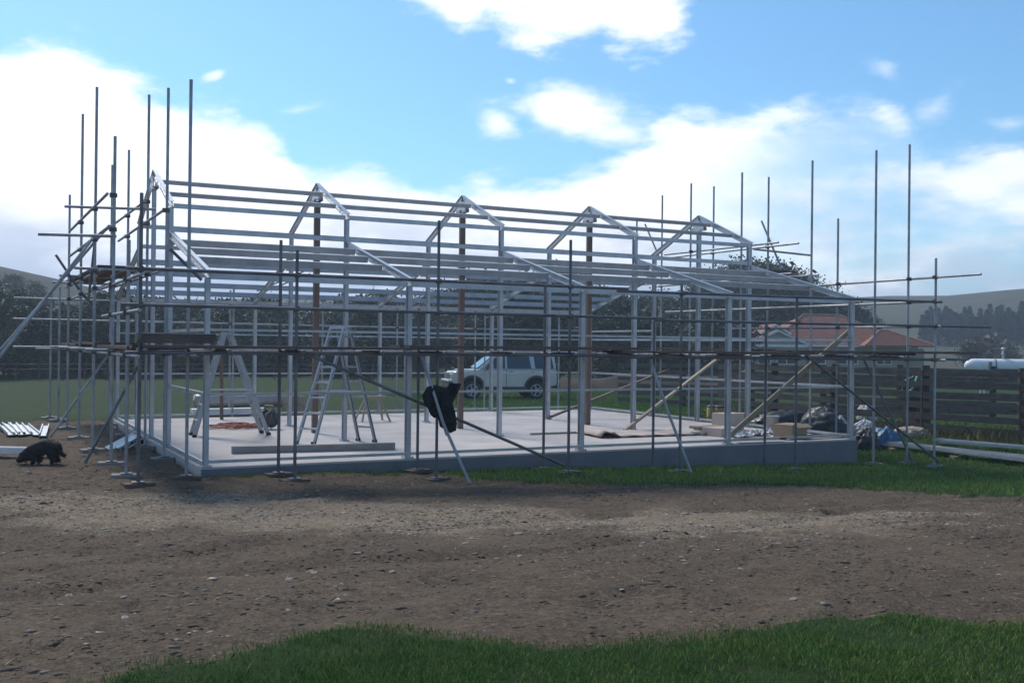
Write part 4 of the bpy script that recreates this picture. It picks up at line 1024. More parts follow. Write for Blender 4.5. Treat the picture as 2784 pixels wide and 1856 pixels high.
# cable reel
rx, ry, _ = (2.434, 5.869, 0.000)
reel = empty('cable_reel', (rx, ry, 0), 0.5, 'dark round cable reel on the slab beside the left step ladder', 'cable reel')
for s in (-.09, .09): MB().lathe((0, s, 0.20), [(0.0, -.012), (0.17, -.012), (0.17, .012), (0.0, .012)], 18, 'Y').build('flange', M['cladding'], reel)
MB().lathe((0, 0, 0.20), [(0.12, -.08), (0.13, 0), (0.12, .08)], 16, 'Y').build('drum', M['rubber'], reel)
for s in (-.12, .12): MB().tube((-.15, s, 0.0), (0.02, s, .46), .012, 6).tube((.17, s, 0.0), (.0, s, .44), .012, 6).build('stand', M['tube_dark'], reel)
MB().tube((0.01, -.12, .45), (0.01, .12, .45), .014, 6).build('handle', M['tube_dark'], reel)
# building paper rolled out with a curled end
a, b_ = Vector((7.467, 1.780, 0.000)), Vector((9.603, 1.661, 0.000)); c_ = Vector((10.819, 3.446, 0.000))
u_ = (b_ - a); v_ = Vector((0.15, 1.15, 0))
vs, fs = [], []
NU, NV = 30, 6
for i in range(NU + 1):
    for j in range(NV + 1):
        t, w_ = i / NU, j / NV
        p = a + u_ * t + v_ * w_
        z = 0.015 + 0.11 * math.exp(-((t - 0.05 - .02 * w_) / 0.035) ** 2) + 0.07 * math.exp(-((t - 0.13) / .04) ** 2) * (1 - w_) + 0.02 * math.sin(t * 14 + w_ * 3) ** 2
        vs.append((p.x, p.y, z))
fs = [(i * (NV + 1) + j, (i + 1) * (NV + 1) + j, (i + 1) * (NV + 1) + j + 1, i * (NV + 1) + j + 1) for i in range(NU) for j in range(NV)]
bp_ = MB().add(vs, fs, True).build('building_paper', M['cardpink']); bp_.modifiers.new('thickness', 'SOLIDIFY').thickness = 0.012
tag(bp_, 'sheet of pale brown building paper with a curled end lying on the slab', 'building paper')
# packs, box, bucket and scraps at the right front of the slab
def carton(name, px, py, d, m, lab, cat, rz=0.2, dz=0.0, flaps=False):
    x, y, _ = Zp(px, py)
    o = MB().box((0, 0, d[2] / 2), d).build(name, M[m], None, 0.006); o.location = (x, y, dz + 0.001); o.rotation_euler = (0, 0, rz)
    if flaps:
        for s in (-1, 1): MB().box((0, s * (d[1] / 2 + .05), d[2] - .02), (d[0] * .95, 0.13, 0.008), 0, 0, -s * .5).build('flap', M[m], o)
        MB().box((0, 0, d[2] + .004), (d[0] * .98, 0.05, 0.004)).build('tape', M['whiteplastic'], o)
    return tag(o, lab, cat)
ZP = {(1815, 1005): (10.969, 0.655, 0.000), (1660, 1000): (10.046, 1.496, 0.000), (1672, 986): (11.103, 2.627, -0.000), (1622, 998): (9.864, 1.768, -0.000), (1620, 996): (9.975, 1.935, 0.000), (1615, 994): (10.062, 2.115, -0.000), (1773, 988): (11.837, 2.131, -0.000), (1700, 1003): (10.178, 1.147, -0.000), (1735, 1000): (10.656, 1.270, 0.000), (1760, 996): (11.136, 1.507, 0.000)}
def Zp(px, py): return ZP[(px, py)]
carton('cardboard_box', 1815, 1005, (0.50, 0.42, 0.26), 'card', 'tan cardboard box standing at the right front of the slab', 'box', 0.25, 0, True)
carton('flat_pack', 1660, 1000, (0.62, 0.5, 0.16), 'cardpink', 'brown paper wrapped pack, left of the fourth front post', 'pack', 0.15)
carton('flat_pack', 1672, 986, (0.52, 0.4, 0.34), 'cardpink', 'taller brown wrapped pack behind the fourth front post', 'pack', 0.05)
carton('board_stack', 1622, 998, (0.58, 0.3, 0.06), 'greytimber', 'lower flat board under the small pale stack on the slab', 'board', 0.25)
carton('board_stack', 1620, 996, (0.62, 0.26, 0.05), 'pine', 'pale flat board on top of the small stack left of the brown packs', 'board', 0.1, 0.11)
carton('spacer', 1615, 994, (0.4, 0.2, 0.045), 'greytimber', 'middle board of the small stack left of the brown packs', 'board', 0.4, 0.063)
x, y, _ = Zp(1773, 988)
bu = MB().lathe((x, y, 0), [(0.0, 0.005), (0.115, 0.005), (0.14, 0.28), (0.15, 0.28), (0.15, 0.30), (0.13, 0.30), (0.10, 0.03), (0.0, 0.03)], 18).build('bucket', M['whiteplastic'])
tag(bu, 'white plastic bucket standing left of the cardboard box', 'bucket')
for k, (px, py, lab) in enumerate(((1700, 1003, 'crumpled white plastic wrapping beside the fourth front post'), (1735, 1000, 'crumpled white plastic wrapping between the post and the bucket'), (1760, 996, 'small crumple of white plastic wrapping behind the bucket'))):
    x, y, _ = Zp(px, py); rg = np.random.default_rng(k + 3); vs, fs = [], []
    for i in range(9):
        for j in range(9):
            vs.append((x + (i - 4) * .055 + rg.normal() * .012, y + (j - 4) * .05 + rg.normal() * .012, 0.02 + abs(rg.normal()) * .06 * (1 - ((i - 4) ** 2 + (j - 4) ** 2) / 34)))
    fs = [(i * 9 + j, (i + 1) * 9 + j, (i + 1) * 9 + j + 1, i * 9 + j + 1) for i in range(8) for j in range(8)]
    o = MB().add(vs, fs).build('plastic_wrapping', M['whiteplastic']); o.modifiers.new('thickness', 'SOLIDIFY').thickness = 0.006
    tag(o, lab, 'wrapping')
# jacket hung over the brace
jk = [(-.36, .22), (-.30, .38), (-.12, .41), (.06, .37), (.20, .46), (.34, .47), (.31, .28), (.23, .08), (.20, -.12), (.26, -.32), (.22, -.46), (.13, -.50), (.03, -.38), (-.03, -.22), (-.09, -.15), (-.15, -.21), (-.22, -.14), (-.28, -.02), (-.34, .08)]
NJ = len(jk); vs = []; rings = 7
jc = Vector((3.042, -0.950, 0.816))
for r in range(rings + 1):
    t = 1 - r / rings
    for i, (x, z) in enumerate(jk):
        xx, zz = x * t * 0.80, z * t * 0.70
        vs.append((xx, -0.08 - .06 * math.sin(xx * 21 + zz * 5) - .035 * math.sin(xx * 43 - zz * 9) + 0.05 * (1 - t), zz))
fs = [(r * NJ + i, r * NJ + (i + 1) % NJ, (r + 1) * NJ + (i + 1) % NJ, (r + 1) * NJ + i) for r in range(rings) for i in range(NJ)]
jo = MB().add(vs, fs, True).build('jacket', M['black']); jo.location = jc
jo.modifiers.new('thickness', 'SOLIDIFY').thickness = 0.05
tag(jo, 'black jacket hung over the diagonal brace of the front scaffold', 'jacket')
# roll of silver wrap behind the slab
ra, rb = Vector((1.974, 10.900, 0.262)), Vector((4.525, 10.900, 0.286))
rl_ = empty('wrap_roll', ((ra + rb) / 2).to_tuple(), 0, 'long roll of silver building wrap lying behind the rear edge of the slab', 'roll')
hl_ = (rb - ra).length / 2
MB().lathe((0, 0, 0), [(0.03, -hl_), (0.165, -hl_), (0.17, -hl_ * .9), (0.16, 0), (0.17, hl_ * .9), (0.165, hl_), (0.03, hl_)], 20, 'X').build('roll', M['foil'], rl_)
MB().tube((-hl_ - .03, 0, 0), (hl_ + .03, 0, 0), 0.035, 10).build('core', M['card'], rl_)
zb = gh((ra.x + rb.x) / 2, 10.9)
for t in (-.7, .1, .8):
    o = MB().box(((ra.x + rb.x) / 2 + t * hl_, 10.9, (zb + ra.z - .17) / 2), (0.09, 0.5, ra.z - .17 - zb + .02)).build('bearer', M['fence'])
    tag(o, ('left' if t < -.5 else 'middle' if t < .5 else 'right') + ' timber bearer under the roll of silver wrap', 'bearer')
p, q = Vector((1.832, 10.450, 0.077)), Vector((3.507, 10.450, 0.086))
o = MB().box((p + q) / 2, ((q - p).length, 0.35, 0.10)).build('panel_pack', M['white'], None, 0.006); o.location.z += 0
tag(o, 'white panel pack lying on edge in front of the silver roll', 'panel pack')
o = MB().box(((p.x + q.x) / 2, 10.45, (p.z - .05 + gh(p.x, 10.45)) / 2), (1.2, 0.1, p.z - .05 - gh(p.x, 10.45))).build('bearer', M['fence']); tag(o, 'long timber bearer under the white panel pack', 'bearer')
x, y, z = (4.192, 10.300, 0.186)
cr = empty('wooden_crate', (x, y, gh(x, y)), 0.1, 'small pale wooden crate behind the slab right of the silver roll', 'crate')
hh = z + .22 - gh(x, y)
for s in (-1, 1):
    for k in range(3): MB().box((0, s * .2, hh * (k + .5) / 3), (0.42, 0.018, hh / 3 - .02)).build('slat', M['pine'], cr)
    for k in range(3): MB().box((s * .2, 0, hh * (k + .5) / 3), (0.018, 0.38, hh / 3 - .02)).build('slat', M['pine'], cr)
# ------------------------------------------------------------------ things on the ground, left
for i, (p0, p1, lab) in enumerate((((-2.143, 9.050, -0.100), (-2.054, 6.634, -0.100), 'leftmost of the grey metal offcuts laid out on the dirt'), ((-2.070, 9.375, -0.100), (-1.970, 6.602, -0.100), 'second of the grey metal offcuts from the left'), ((-1.927, 9.324, -0.100), (-1.890, 6.479, -0.100), 'middle one of the grey metal offcuts on the dirt'),
        ((-1.824, 9.287, -0.100), (-1.801, 6.539, -0.100), 'fourth of the grey metal offcuts from the left'), ((-1.716, 9.013, -0.100), (-1.656, 6.299, -0.100), 'fifth grey metal offcut, beside the gap in the row'), ((-1.344, 8.880, -0.100), (-1.569, 6.083, -0.100), 'grey metal offcut lying apart from the row, tilted the other way'))):
    a, b_ = Vector(p0), Vector(p1); a.z = gh(a.x, a.y) + .045; b_.z = gh(b_.x, b_.y) + .045
    tag(MB().beam(a, b_, cprof(0.05, 0.13), (0, 0, 1)).build('metal_offcut', M['zinc']), lab, 'offcut', 'grey metal offcuts on the dirt')
a, b_ = Vector((-2.560, 3.396, -0.100)), Vector((-1.531, 2.725, -0.100)); a.z = gh(a.x, a.y) + .05; b_.z = gh(b_.x, b_.y) + .05
tag(MB().beam(a, b_, cprof(0.09, 0.16, 0.012, 0.03), (0, 0, 1)).build('white_channel', M['white']), 'long white metal channel lying on the dirt behind the dog', 'channel')
for dx, lab in ((0, 'nearer bent strip of shiny flashing beside the left edge of the slab'), (.16, 'farther bent strip of shiny flashing beside the left edge of the slab')):
    a, b_ = Vector((-0.695, 3.565, -0.080)), Vector((0.213, 6.525, -0.080)); a.x += dx; b_.x += dx * .6; a.z = gh(a.x, a.y) + .04; b_.z = gh(b_.x, b_.y) + .12
    tag(MB().beam(a, b_, [(-.12, -.02), (0, .05), (.12, -.02), (.12, -.012), (0, .06), (-.12, -.012)], (1, 0, 0)).build('flashing', M['zinc']), lab, 'flashing')
# long steel lengths on the grass, right
p = [Vector((14.289, 1.662, -0.420)), Vector((14.359, -2.355, -0.450)), Vector((15.537, 1.060, -0.400)), Vector((15.873, -1.302, -0.420))]
for k in range(7):
    w_ = k * .13
    a, b_ = p[0].copy(), p[1].copy(); off = Vector((.75, 1.0, 0)).normalized() * w_
    a += off + Vector((random.uniform(-.2, .5), 0, 0)); b_ += off; a.z = gh(a.x, a.y) + .09 + .03 * (k % 2); b_.z = gh(b_.x, b_.y) + .09 + .03 * (k % 2)
    tag(MB().beam(a, b_, cprof(0.04, 0.12), (0, 0, 1)).build('steel_purlin', M['galv']), 'long grey steel length in the near stack lying on the grass at the right', 'purlin', 'near stack of steel lengths')
for k in range(3):
    a, b_ = p[2].copy(), p[3].copy(); off = Vector((.75, 1.0, 0)).normalized() * (k * .14)
    a += off; b_ += off; a.z = gh(a.x, a.y) + .10; b_.z = gh(b_.x, b_.y) + .10
    tag(MB().beam(a, b_, cprof(0.05, 0.13), (0, 0, 1)).build('steel_purlin', M['zinc']), 'long pale steel length in the far stack lying on the grass at the right', 'purlin', 'far stack of steel lengths')
for t in (.12, .5, .9):
    q = p[0].lerp(p[1], t) + Vector((.25, .35, 0))
    o = MB().box((q.x, q.y, gh(q.x, q.y) + .02), (0.9, 0.09, 0.07), math.radians(53)).build('bearer', M['fence'])
    tag(o, {.12: 'left', .5: 'middle', .9: 'right'}[t] + ' timber bearer under the stack of steel lengths on the grass', 'bearer')
# ------------------------------------------------------------------ yard junk between slab and fence
def lump(name, x, y, r, h, m, lab, cat, seed, rough_=.25, nu=40, nv=20):
    rg = np.random.default_rng(seed); vs, fs = [], []
    g = gh(x, y) - .03
    for j in range(nv + 1):
        ph = PI / 2 * j / nv
        for i in range(nu):
            an = 2 * PI * i / nu
            k = 1 + rough_ * (fbm(np.array([3 * math.cos(an) + seed]), np.array([3 * math.sin(an) + 2 * ph]), 3, seed)[0] - .5) * 2 + .16 * (1 - abs(2 * fbm(np.array([7 * math.cos(an) * math.cos(ph) + seed]), np.array([7 * math.sin(an) * math.cos(ph) + 6 * ph]), 4, seed + 9)[0] - 1) * 2.2)
            vs.append((x + r[0] * k * math.cos(ph) * math.cos(an), y + r[1] * k * math.cos(ph) * math.sin(an), g + h * (math.sin(ph) ** .8) * (0.8 + .4 * k - .2)))
    fs = [(j * nu + i, j * nu + (i + 1) % nu, (j + 1) * nu + (i + 1) % nu, (j + 1) * nu + i) for j in range(nv) for i in range(nu)]
    return tag(MB().add(vs, fs, True).build(name, M[m]), lab, cat)
lump('sand_heap', *(16.552, 2.723, -0.300)[:2], (0.42, 0.35), 0.26, 'wool', 'small heap of pale sand in front of the rail fence', 'sand heap', 3)
lump('tarpaulin', *(15.478, 4.423, -0.250)[:2], (0.42, 0.6), 0.62, 'polythene', 'heap covered with crumpled black polythene right of the slab', 'tarpaulin', 8, .35)
lump('rubbish_bag', *(15.663, 4.086, -0.250)[:2], (0.2, 0.22), 0.46, 'whiteplastic', 'full white rubbish bag between the black polythene and the corner post', 'bag', 5)
lump('rubbish_bag', *(16.066, 3.654, -0.300)[:2], (0.26, 0.24), 0.36, 'whiteplastic', 'low white bag right of the corner post of the barn', 'bag', 6)
lump('feed_sack', *(18.157, 5.597, -0.300)[:2], (0.2, 0.25), 0.62, 'whiteplastic', 'tall pale sack leaning against the fence beyond the corner post', 'sack', 12, .3)
lump('plastic_sheet', *(14.766, 1.865, -0.400)[:2], (0.32, 0.3), 0.42, 'blueplastic', 'crumpled blue plastic sheet on the grass right of the corner post', 'plastic sheet', 15, .4)
lump('plastic_sheet', *(14.228, 1.869, -0.400)[:2], (0.22, 0.3), 0.46, 'polythene', 'dark plastic sheet lying just right of the corner post', 'plastic sheet', 18, .4)
lump('tarpaulin', *(16.303, 6.439, -0.200)[:2], (1.1, 0.5), 0.42, 'polythene', 'long dark tarpaulin covering a pile behind the right end of the slab', 'tarpaulin', 21, .25)
# teal tarp bundle on the fence
tx, ty, tz = (17.848, 3.689, 0.722)
tb = lump('tarp_bundle', tx, ty, (0.42, 0.3), 0.62, 'teal', 'teal tarpaulin bundle behind the rail fence, between its two right posts', 'tarpaulin', 31, .3)
tb.location.z = tz - .30 - gh(tx, ty)
o = MB().box((tx, ty, (tz - .33 + gz(tx, ty)) / 2), (0.5, 0.4, tz - .33 - gz(tx, ty))).build('timber_block', M['fence']); tag(o, 'dark timber block that the teal tarpaulin bundle rests on', 'block')
for px, lab in ((1637, 'left one of two yellow drums behind the right end of the slab'), (1652, 'right one of two yellow drums behind the right end of the slab')):
    x, y, _ = ((14.923, 7.898, -0.280) if px == 1637 else (15.013, 7.700, -0.280))
    g = gh(x, y)
    d_ = MB().lathe((x, y, g), [(0.0, 0), (0.15, 0), (0.16, .02), (0.16, .22), (0.167, .24), (0.16, .26), (0.16, .46), (0.14, .5), (0.0, .5)], 18).build('drum', M['yellow'])
    MB().lathe((x, y, g + .5), [(0.0, 0.04), (0.145, 0.04), (0.15, 0.0), (0.15, -.02)], 18).build('lid', M['cladding'], d_)
    tag(d_, lab, 'drum')
x, y, _ = (14.605, 6.574, -0.280); tb_ = MB().lathe((x, y, gh(x, y)), [(0.0, 0), (0.22, 0), (0.26, .42), (0.28, .42), (0.28, .45), (0.24, .45), (0.2, .05), (0, .05)], 20).build('tub', M['cladding']); tag(tb_, 'dark plastic tub behind the right end of the slab, right of the drums', 'tub')

# ------------------------------------------------------------------ the dog
dgx, dgy = (-1.856, 1.856, -0.090)[:2]
dog = empty('dog', (dgx, dgy, gh(dgx, dgy)), math.atan2(.465, -.885) + .15, 'shaggy black dog standing with its nose to the ground in front of the white channel', 'dog'); dog.scale = (.8, .8, .8)
J = [  # name, parent, x forward, y side, z up, radius
    ('pelvis', None, -.22, 0, .325, .130), ('loin', 'pelvis', -.10, 0, .325, .140), ('chest', 'loin', .04, 0, .275, .145), ('withers', 'chest', .14, 0, .235, .130),
    ('neck', 'withers', .215, 0, .185, .108), ('poll', 'neck', .275, 0, .135, .098), ('brow', 'poll', .315, 0, .105, .082), ('muzzle', 'brow', .365, 0, .065, .048), ('nose', 'muzzle', .39, 0, .048, .036),
    ('croup', 'pelvis', -.285, 0, .285, .105), ('tail1', 'croup', -.34, 0, .205, .040), ('tail2', 'tail1', -.385, .01, .17, .036), ('tail3', 'tail2', -.43, .02, .165, .024)]
for s, nm in ((1, 'l'), (-1, 'r')):
    J += [('hip' + nm, 'pelvis', -.225, s * .075, .26, .092), ('stifle' + nm, 'hip' + nm, -.185 + s * .02, s * .085, .185, .072), ('hock' + nm, 'stifle' + nm, -.255 + s * .02, s * .085, .105, .046),
          ('hpaw' + nm, 'hock' + nm, -.24 + s * .02, s * .085, .04, .040), ('htoe' + nm, 'hpaw' + nm, -.205 + s * .02, s * .085, .024, .030),
          ('shoulder' + nm, 'withers', .13, s * .07, .20, .080), ('elbow' + nm, 'shoulder' + nm, .06 + s * .03, s * .08, .145, .058), ('wrist' + nm, 'elbow' + nm, .075 + s * .03, s * .08, .075, .042),
          ('fpaw' + nm, 'wrist' + nm, .075 + s * .03, s * .08, .035, .038), ('ftoe' + nm, 'fpaw' + nm, .11 + s * .03, s * .08, .022, .030)]
ix = {j[0]: i for i, j in enumerate(J)}
me = bpy.data.meshes.new('body'); me.from_pydata([j[2:5] for j in J], [(ix[j[1]], i) for i, j in enumerate(J) if j[1]], []); me.update()
do = bpy.data.objects.new('body', me); C.objects.link(do); do.parent = dog; me.materials.append(M['fur'])
sk = do.modifiers.new('skin', 'SKIN'); sk.use_smooth_shade = True
for i, j in enumerate(J):
    me.skin_vertices[0].data[i].radius = (j[5], j[5]); me.skin_vertices[0].data[i].use_root = (i == 0)
do.modifiers.new('smooth', 'SUBSURF').levels = 2; do.modifiers['smooth'].render_levels = 2
for s in (-1, 1):
    e = MB().add([(.29, s * .055, .225), (.25, s * .085, .20), (.29, s * .125, .09), (.325, s * .11, .10), (.32, s * .07, .20)], [(0, 1, 2, 3, 4)]).build('ear', M['fur'], dog)
    e.modifiers.new('thickness', 'SOLIDIFY').thickness = 0.018
    MB().lathe((.365, s * .05, .125), [(0, -.009), (.008, -.004), (.008, .004), (0, .009)], 8).build('eye', M['glass'], dog)
# coat: tufts along the body bones
tv, tf = [], []
rg = np.random.default_rng(5)
for i, j in enumerate(J):
    if not j[1] or 'toe' in j[0] or j[0] in ('nose', 'muzzle'): continue
    a, b_ = np.array(J[ix[j[1]]][2:5]), np.array(j[2:5]); r0, r1 = J[ix[j[1]]][5], j[5]
    for _ in range(int(60 + 2600 * r1 * np.linalg.norm(b_ - a) * 6)):
        t = rg.random(); c = a + (b_ - a) * t; r = r0 + (r1 - r0) * t
        d = rg.normal(size=3); ax_ = (b_ - a) / np.linalg.norm(b_ - a); d -= ax_ * d.dot(ax_); d /= np.linalg.norm(d)
        root = c + d * r * .86; tip = root + d * .012 + np.array([-.018, 0, -.020]) * rg.uniform(.5, 1.6) + rg.normal(size=3) * .006
        w_ = np.cross(d, rg.normal(size=3)); w_ *= .006 / np.linalg.norm(w_)
        if tip[2] < .01: continue
        k = len(tv); tv += [tuple(root - w_), tuple(root + w_), tuple(tip)]; tf.append((k, k + 1, k + 2))
o = MB().add(tv, tf).build('coat', M['fur'], dog); o['kind'] = 'stuff'

# ------------------------------------------------------------------ stones, chips and straw on the dirt
def blobs(name, xs, ys, size, m, seed, flat=.45, sink=.3):
    """irregular flattened stones as one mesh: an octahedron with jittered corners each"""
    rg = np.random.default_rng(seed); n = len(xs)
    base = np.array([(1, 0, 0), (0, 1, 0), (-1, 0, 0), (0, -1, 0), (0, 0, 1), (0, 0, -1)], float)
    P = base[None] * (1 + rg.uniform(-.35, .35, (n, 6, 1))) + rg.normal(0, .12, (n, 6, 3))
    P[:, :, 2] *= flat; P[:, :, 0] *= rg.uniform(.8, 1.7, (n, 1))
    an = rg.uniform(0, 6.28, n); c, s = np.cos(an)[:, None], np.sin(an)[:, None]
    x, y = P[:, :, 0] * c - P[:, :, 1] * s, P[:, :, 0] * s + P[:, :, 1] * c
    P = np.stack([x, y, P[:, :, 2]], -1) * size[:, None, None]
    z = gh_many(xs, ys)
    P += np.stack([xs, ys, z + size * flat * sink], -1)[:, None, :]
    F = np.array([(0, 1, 4), (1, 2, 4), (2, 3, 4), (3, 0, 4), (1, 0, 5), (2, 1, 5), (3, 2, 5), (0, 3, 5)])
    f = (F[None] + (np.arange(n) * 6)[:, None, None]).reshape(-1, 3).astype(np.int32)
    me = bpy.data.meshes.new(name); me.vertices.add(6 * n); me.vertices.foreach_set('co', P.reshape(-1).astype(np.float32))
    me.loops.add(f.size); me.loops.foreach_set('vertex_index', f.ravel()); me.polygons.add(len(f))
    me.polygons.foreach_set('loop_start', np.arange(0, f.size, 3, dtype=np.int32)); me.polygons.foreach_set('loop_total', np.full(len(f), 3, np.int32))
    me.update(); me.validate(); me.materials.append(m)
    return me
def scatter(n, x0, x1, y0, y1, seed, keep):
    rg = np.random.default_rng(seed); x, y = rg.uniform(x0, x1, n), rg.uniform(y0, y1, n)
    g, c = cover_masks(x, y)
    k = keep(x, y, g, c, rg.random(n)); return x[k], y[k]
stone_mats = [mat('gravel_stone', (0.25, 0.205, 0.17), (0.13, 0.105, 0.088), 6, 0.9), mat('dark_clod', (0.118, 0.085, 0.058), (0.088, 0.063, 0.043), 3, 0.95), mat('wood_chip', (0.40, 0.325, 0.25), (0.24, 0.19, 0.15), 6, 0.9)]
off_slab = lambda x, y: ~((x > -.1) & (x < 12.1) & (y > -.1))
x, y = scatter(60000, -8, 17, -10.6, 7, 1, lambda x, y, g, c, r: (g < .5) & (r < .30) & off_slab(x, y))
tag(link('gravel', blobs('gravel', x, y, np.random.default_rng(2).gamma(1.5, .0042, len(x)) + .003, stone_mats[0], 3, .35, 0.0)), 'small stones strewn over the bare dirt', None, None, 'stuff')
x, y = scatter(90000, -8, 16, -10.6, 5, 4, lambda x, y, g, c, r: (g < .5) & (r < .2 + .8 * sstep(fbm(x * .9, y * .9, 3, 66), .45, .62)) & off_slab(x, y))
tag(link('dirt_clods', blobs('dirt_clods', x, y, np.random.default_rng(5).gamma(1.6, .0052, len(x)) + .004, stone_mats[1], 6, .42, -.1)), 'crumbled clods of brown dirt over the yard', None, None, 'stuff')
x, y = scatter(90000, -8, 17, -8.5, 1.5, 7, lambda x, y, g, c, r: (g < .5) & (r < .06 + .62 * c) & off_slab(x, y) & (fbm(x * 1.3, y * 1.7, 4, 61) > .45))
tag(link('wood_chips', blobs('wood_chips', x, y, np.random.default_rng(8).gamma(1.8, .0055, len(x)) + .004, stone_mats[2], 9, .22, 0.0)), 'pale chips and straw in a band across the dirt', None, None, 'stuff')
# the larger stones one by one
big = MB().lathe((0, 0, 0), [(0.0, -.35), (.7, -.3), (1.0, -.05), (.9, .22), (.45, .38), (0.0, .42)], 9)
stones = []
for k in range(4):
    rg = np.random.default_rng(40 + k); b_ = MB(); b_.v = [tuple(np.array(v) * (1 + rg.normal(0, .12, 3)) * np.array([1.0, .75, .55])) for v in big.v]; b_.f = big.f; b_.sm = [False] * len(big.f)
    me = b_.mesh('stone'); me.materials.append(M['stone']); stones.append(me)
for i, (sx, sy, r) in enumerate([(-2.28, -7.37, 0.019), (-1.77, -8.38, 0.015), (-1.07, -8.09, 0.020), (-1.17, -7.76, 0.017), (-0.95, -6.55, 0.018), (-0.54, -6.81, 0.025), (-0.76, -7.00, 0.034), (1.11, -5.97, 0.038), (1.16, -8.35, 0.029), (4.52, -6.47, 0.029), (2.64, -7.20, 0.031), (2.24, -7.02, 0.025), (2.87, -7.37, 0.023), (4.33, -6.10, 0.026), (5.43, -6.65, 0.030), (1.81, -5.64, 0.044), (-0.02, -6.34, 0.036), (-0.56, -6.94, 0.032), (-1.92, -7.40, 0.029), (0.52, -1.24, 0.035), (1.20, -4.54, 0.031), (1.44, -4.65, 0.039), (2.32, -8.20, 0.032), (2.46, -5.66, 0.043), (-2.18, -6.76, 0.033), (4.46, -7.88, 0.023), (-0.05, -7.18, 0.028), (1.16, -6.88, 0.032), (2.25, -7.57, 0.029), (3.61, -7.17, 0.025), (4.44, -6.81, 0.035), (-1.90, -7.75, 0.016), (-1.97, -7.84, 0.030), (2.04, -9.06, 0.031), (4.18, -8.98, 0.031)]):
    o = link('stone', stones[i % 4], None, (sx, sy, gh(sx, sy) + r * .06), (random.uniform(-.15, .15), random.uniform(-.15, .15), random.uniform(0, 6.28)), (r, r, r))
    tag(o, 'flat pale stone half sunk in the bare dirt', 'stone', 'flat pale stones on the dirt')
# straw stalks lying about
sv, sf_ = [], []
x, y = scatter(1500, -7, 15, -10, 2, 12, lambda x, y, g, c, r: (g < .5) & off_slab(x, y))
rg = np.random.default_rng(13)
for a, b_ in zip(x, y):
    l, an, z = rg.uniform(.03, .13), rg.uniform(0, 6.28), gh(a, b_) + .012
    d = np.array([math.cos(an), math.sin(an)]); w_ = np.array([-d[1], d[0]]) * .0025
    k = len(sv); e = (a + d[0] * l, b_ + d[1] * l)
    sv += [(a - w_[0], b_ - w_[1], z), (a + w_[0], b_ + w_[1], z), (e[0], e[1], gh(*e) + .02)]; sf_.append((k, k + 1, k + 2))
o = MB().add(sv, sf_).build('straw', mat('dry_straw', (0.42, 0.34, 0.2), (0.3, 0.24, 0.14), 4, 0.85)); tag(o, 'loose pale straw stalks scattered on the dirt', None, None, 'stuff')

# ------------------------------------------------------------------ grass blades
def blades(name, x, y, hmin, hmax, w, m, seed, clump=1.0):
    rg = np.random.default_rng(seed); n = len(x)
    z = gh_many(x, y) - .01
    h = rg.uniform(hmin, hmax, n) * (0.55 + .9 * fbm(x * 1.6, y * 1.6, 3, 90))
    an = rg.uniform(0, 6.28, n); ln = h * rg.uniform(.15, .75, n); la = rg.uniform(0, 6.28, n)
    dx, dy = np.cos(an) * w / 2, np.sin(an) * w / 2
    ex, ey = np.cos(la) * ln, np.sin(la) * ln
    co = np.stack([np.stack([x - dx, y - dy, z], -1), np.stack([x + dx, y + dy, z], -1),
                   np.stack([x + ex * .35 + dx * .7, y + ey * .35 + dy * .7, z + h * .6], -1), np.stack([x + ex, y + ey, z + h], -1), np.stack([x + ex * .35 - dx * .7, y + ey * .35 - dy * .7, z + h * .6], -1)], 1).reshape(-1, 3)
    f = np.arange(5 * n, dtype=np.int32)
    me = bpy.data.meshes.new(name); me.vertices.add(5 * n); me.vertices.foreach_set('co', co.ravel().astype(np.float32))
    me.loops.add(5 * n); me.loops.foreach_set('vertex_index', f); me.polygons.add(n)
    me.polygons.foreach_set('loop_start', np.arange(0, 5 * n, 5, dtype=np.int32)); me.polygons.foreach_set('loop_total', np.full(n, 5, np.int32))
    me.update(); me.validate(); me.materials.append(m)
    return me
gmat = mat('grass_blades', (0.135, 0.25, 0.050), (0.22, 0.28, 0.075), 5.0, 0.7, detail=8, spec=0.2)
dry = mat('dry_grass_blades', (0.20, 0.165, 0.085), (0.13, 0.12, 0.055), 5, 0.85, spec=0.1)
rg = np.random.default_rng(70)
def density(x, y):
    """grass cover as a soft share: the mean of the cover mask over a small neighbourhood"""
    t = 0
    for dx, dy in ((0, 0), (.22, 0), (-.22, 0), (0, .22), (0, -.22), (.14, .14), (-.14, -.14)): t = t + cover_masks(x + dx, y + dy)[0]
    return t / 7
def lawn(n, x0, x1, y0, y1, seed):
    rg = np.random.default_rng(seed); x, y = rg.uniform(x0, x1, n), rg.uniform(y0, y1, n)
    k = (density(x, y) ** 1.4 * (0.35 + 1.0 * sstep(fbm(x * 2.3, y * 2.3, 4, 44), .36, .55)) > rg.uniform(0, 1.25, n)) & off_slab(x, y)
    return x[k], y[k]
x, y = lawn(420000, -2.4, 5.6, -12.0, -6.8, 71); x, y = x[y < -6.9], y[y < -6.9]
t_ = np.random.default_rng(1).random(len(x)) < .07
tag(link('lawn_grass', blades('lawn_grass', x[~t_], y[~t_], .014, .052, .0042, gmat, 71)), 'green grass along the near edge of the dirt yard', None, None, 'stuff')
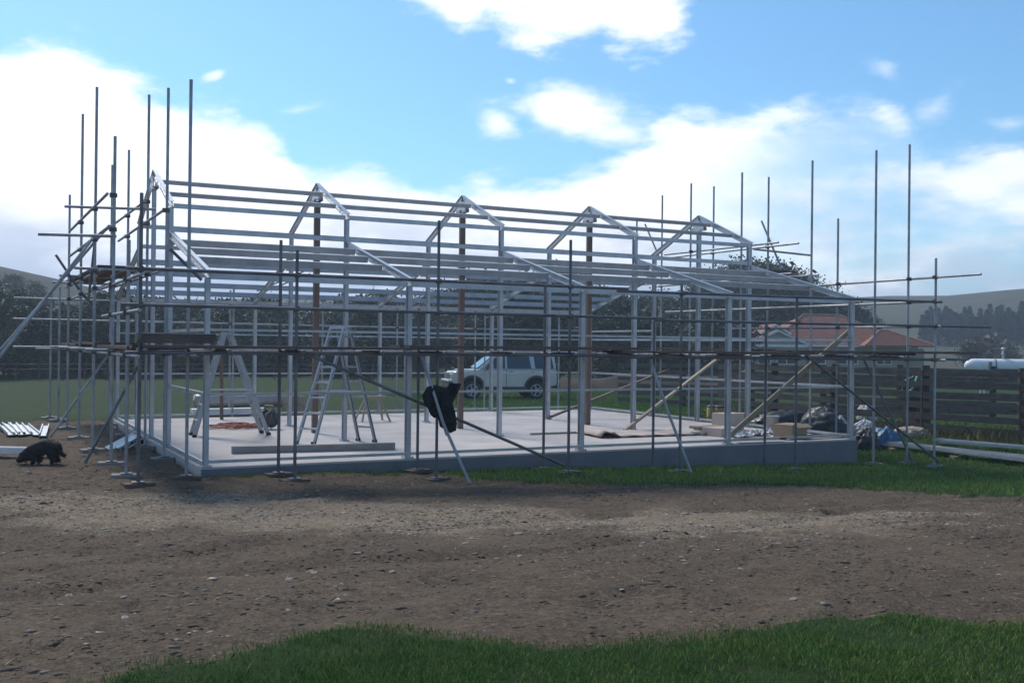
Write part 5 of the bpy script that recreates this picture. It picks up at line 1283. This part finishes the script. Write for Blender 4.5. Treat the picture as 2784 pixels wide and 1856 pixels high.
tag(link('dead_grass', blades('dead_grass', x[t_], y[t_], .014, .05, .004, dry, 78)), 'dead pale blades among the near grass', None, None, 'stuff')
x, y = lawn(260000, 1.0, 22, -6.5, 4.5, 72)
tag(link('strip_grass', blades('strip_grass', x, y, .03, .085, .010, gmat, 72)), 'grass strip along the front and right of the slab', None, None, 'stuff')
n = 60000
x, y = rg.uniform(12.4, 24, n), rg.uniform(4.5, 26, n)
k = ~((x > -.2) & (x < 12.2) & (y < 9.6)); x, y = x[k], y[k]
tag(link('paddock_grass', blades('paddock_grass', x, y, .03, .08, .03, gmat, 73)), 'green paddock grass behind the slab', None, None, 'stuff')
# dead straw-coloured grass along the fence
n = 9000
t = rg.uniform(0, 1, n); fx = np.interp(t, [0, .35, .6, 1], [19.2, 17.6, 16.9, 16.5]); fy = np.interp(t, [0, .35, .6, 1], [-2.0, 2.6, 5.6, 9.6])
x, y = fx - np.abs(rg.normal(0, .9, n)) + .5, fy + rg.normal(0, .4, n)
k = off_slab(x, y) & (x > 12.6); x, y = x[k], y[k]
tag(link('dry_grass', blades('dry_grass', x, y, .10, .30, .02, dry, 74)), 'dead straw coloured grass along the foot of the rail fence', None, None, 'stuff')

# ------------------------------------------------------------------ the air between
hzm = bpy.data.materials.new('thin_haze'); hzm.use_nodes = True
hn_ = hzm.node_tree.nodes; hn_.clear()
ho = hn_.new('ShaderNodeOutputMaterial'); hv = hn_.new('ShaderNodeVolumePrincipled')
hv.inputs['Color'].default_value = (0.72, 0.85, 1.0, 1); hv.inputs['Density'].default_value = 0.0011; hv.inputs['Anisotropy'].default_value = 0.3
hzm.node_tree.links.new(hv.outputs[0], ho.inputs['Volume'])
zlo, zhi = float(Z2.min()) - 1.2, float(Z2.max()) + 12
xa, xb, ya, yb = float(gx[0]) - 3, float(gx[-1]) + 3, float(gy[0]) - 3, float(gy[-1]) + 3
hb = MB().box(((xa + xb) / 2, (ya + yb) / 2, (zlo + zhi) / 2), (xb - xa, yb - ya, zhi - zlo)).build('haze', hzm)
hb['kind'] = 'stuff'
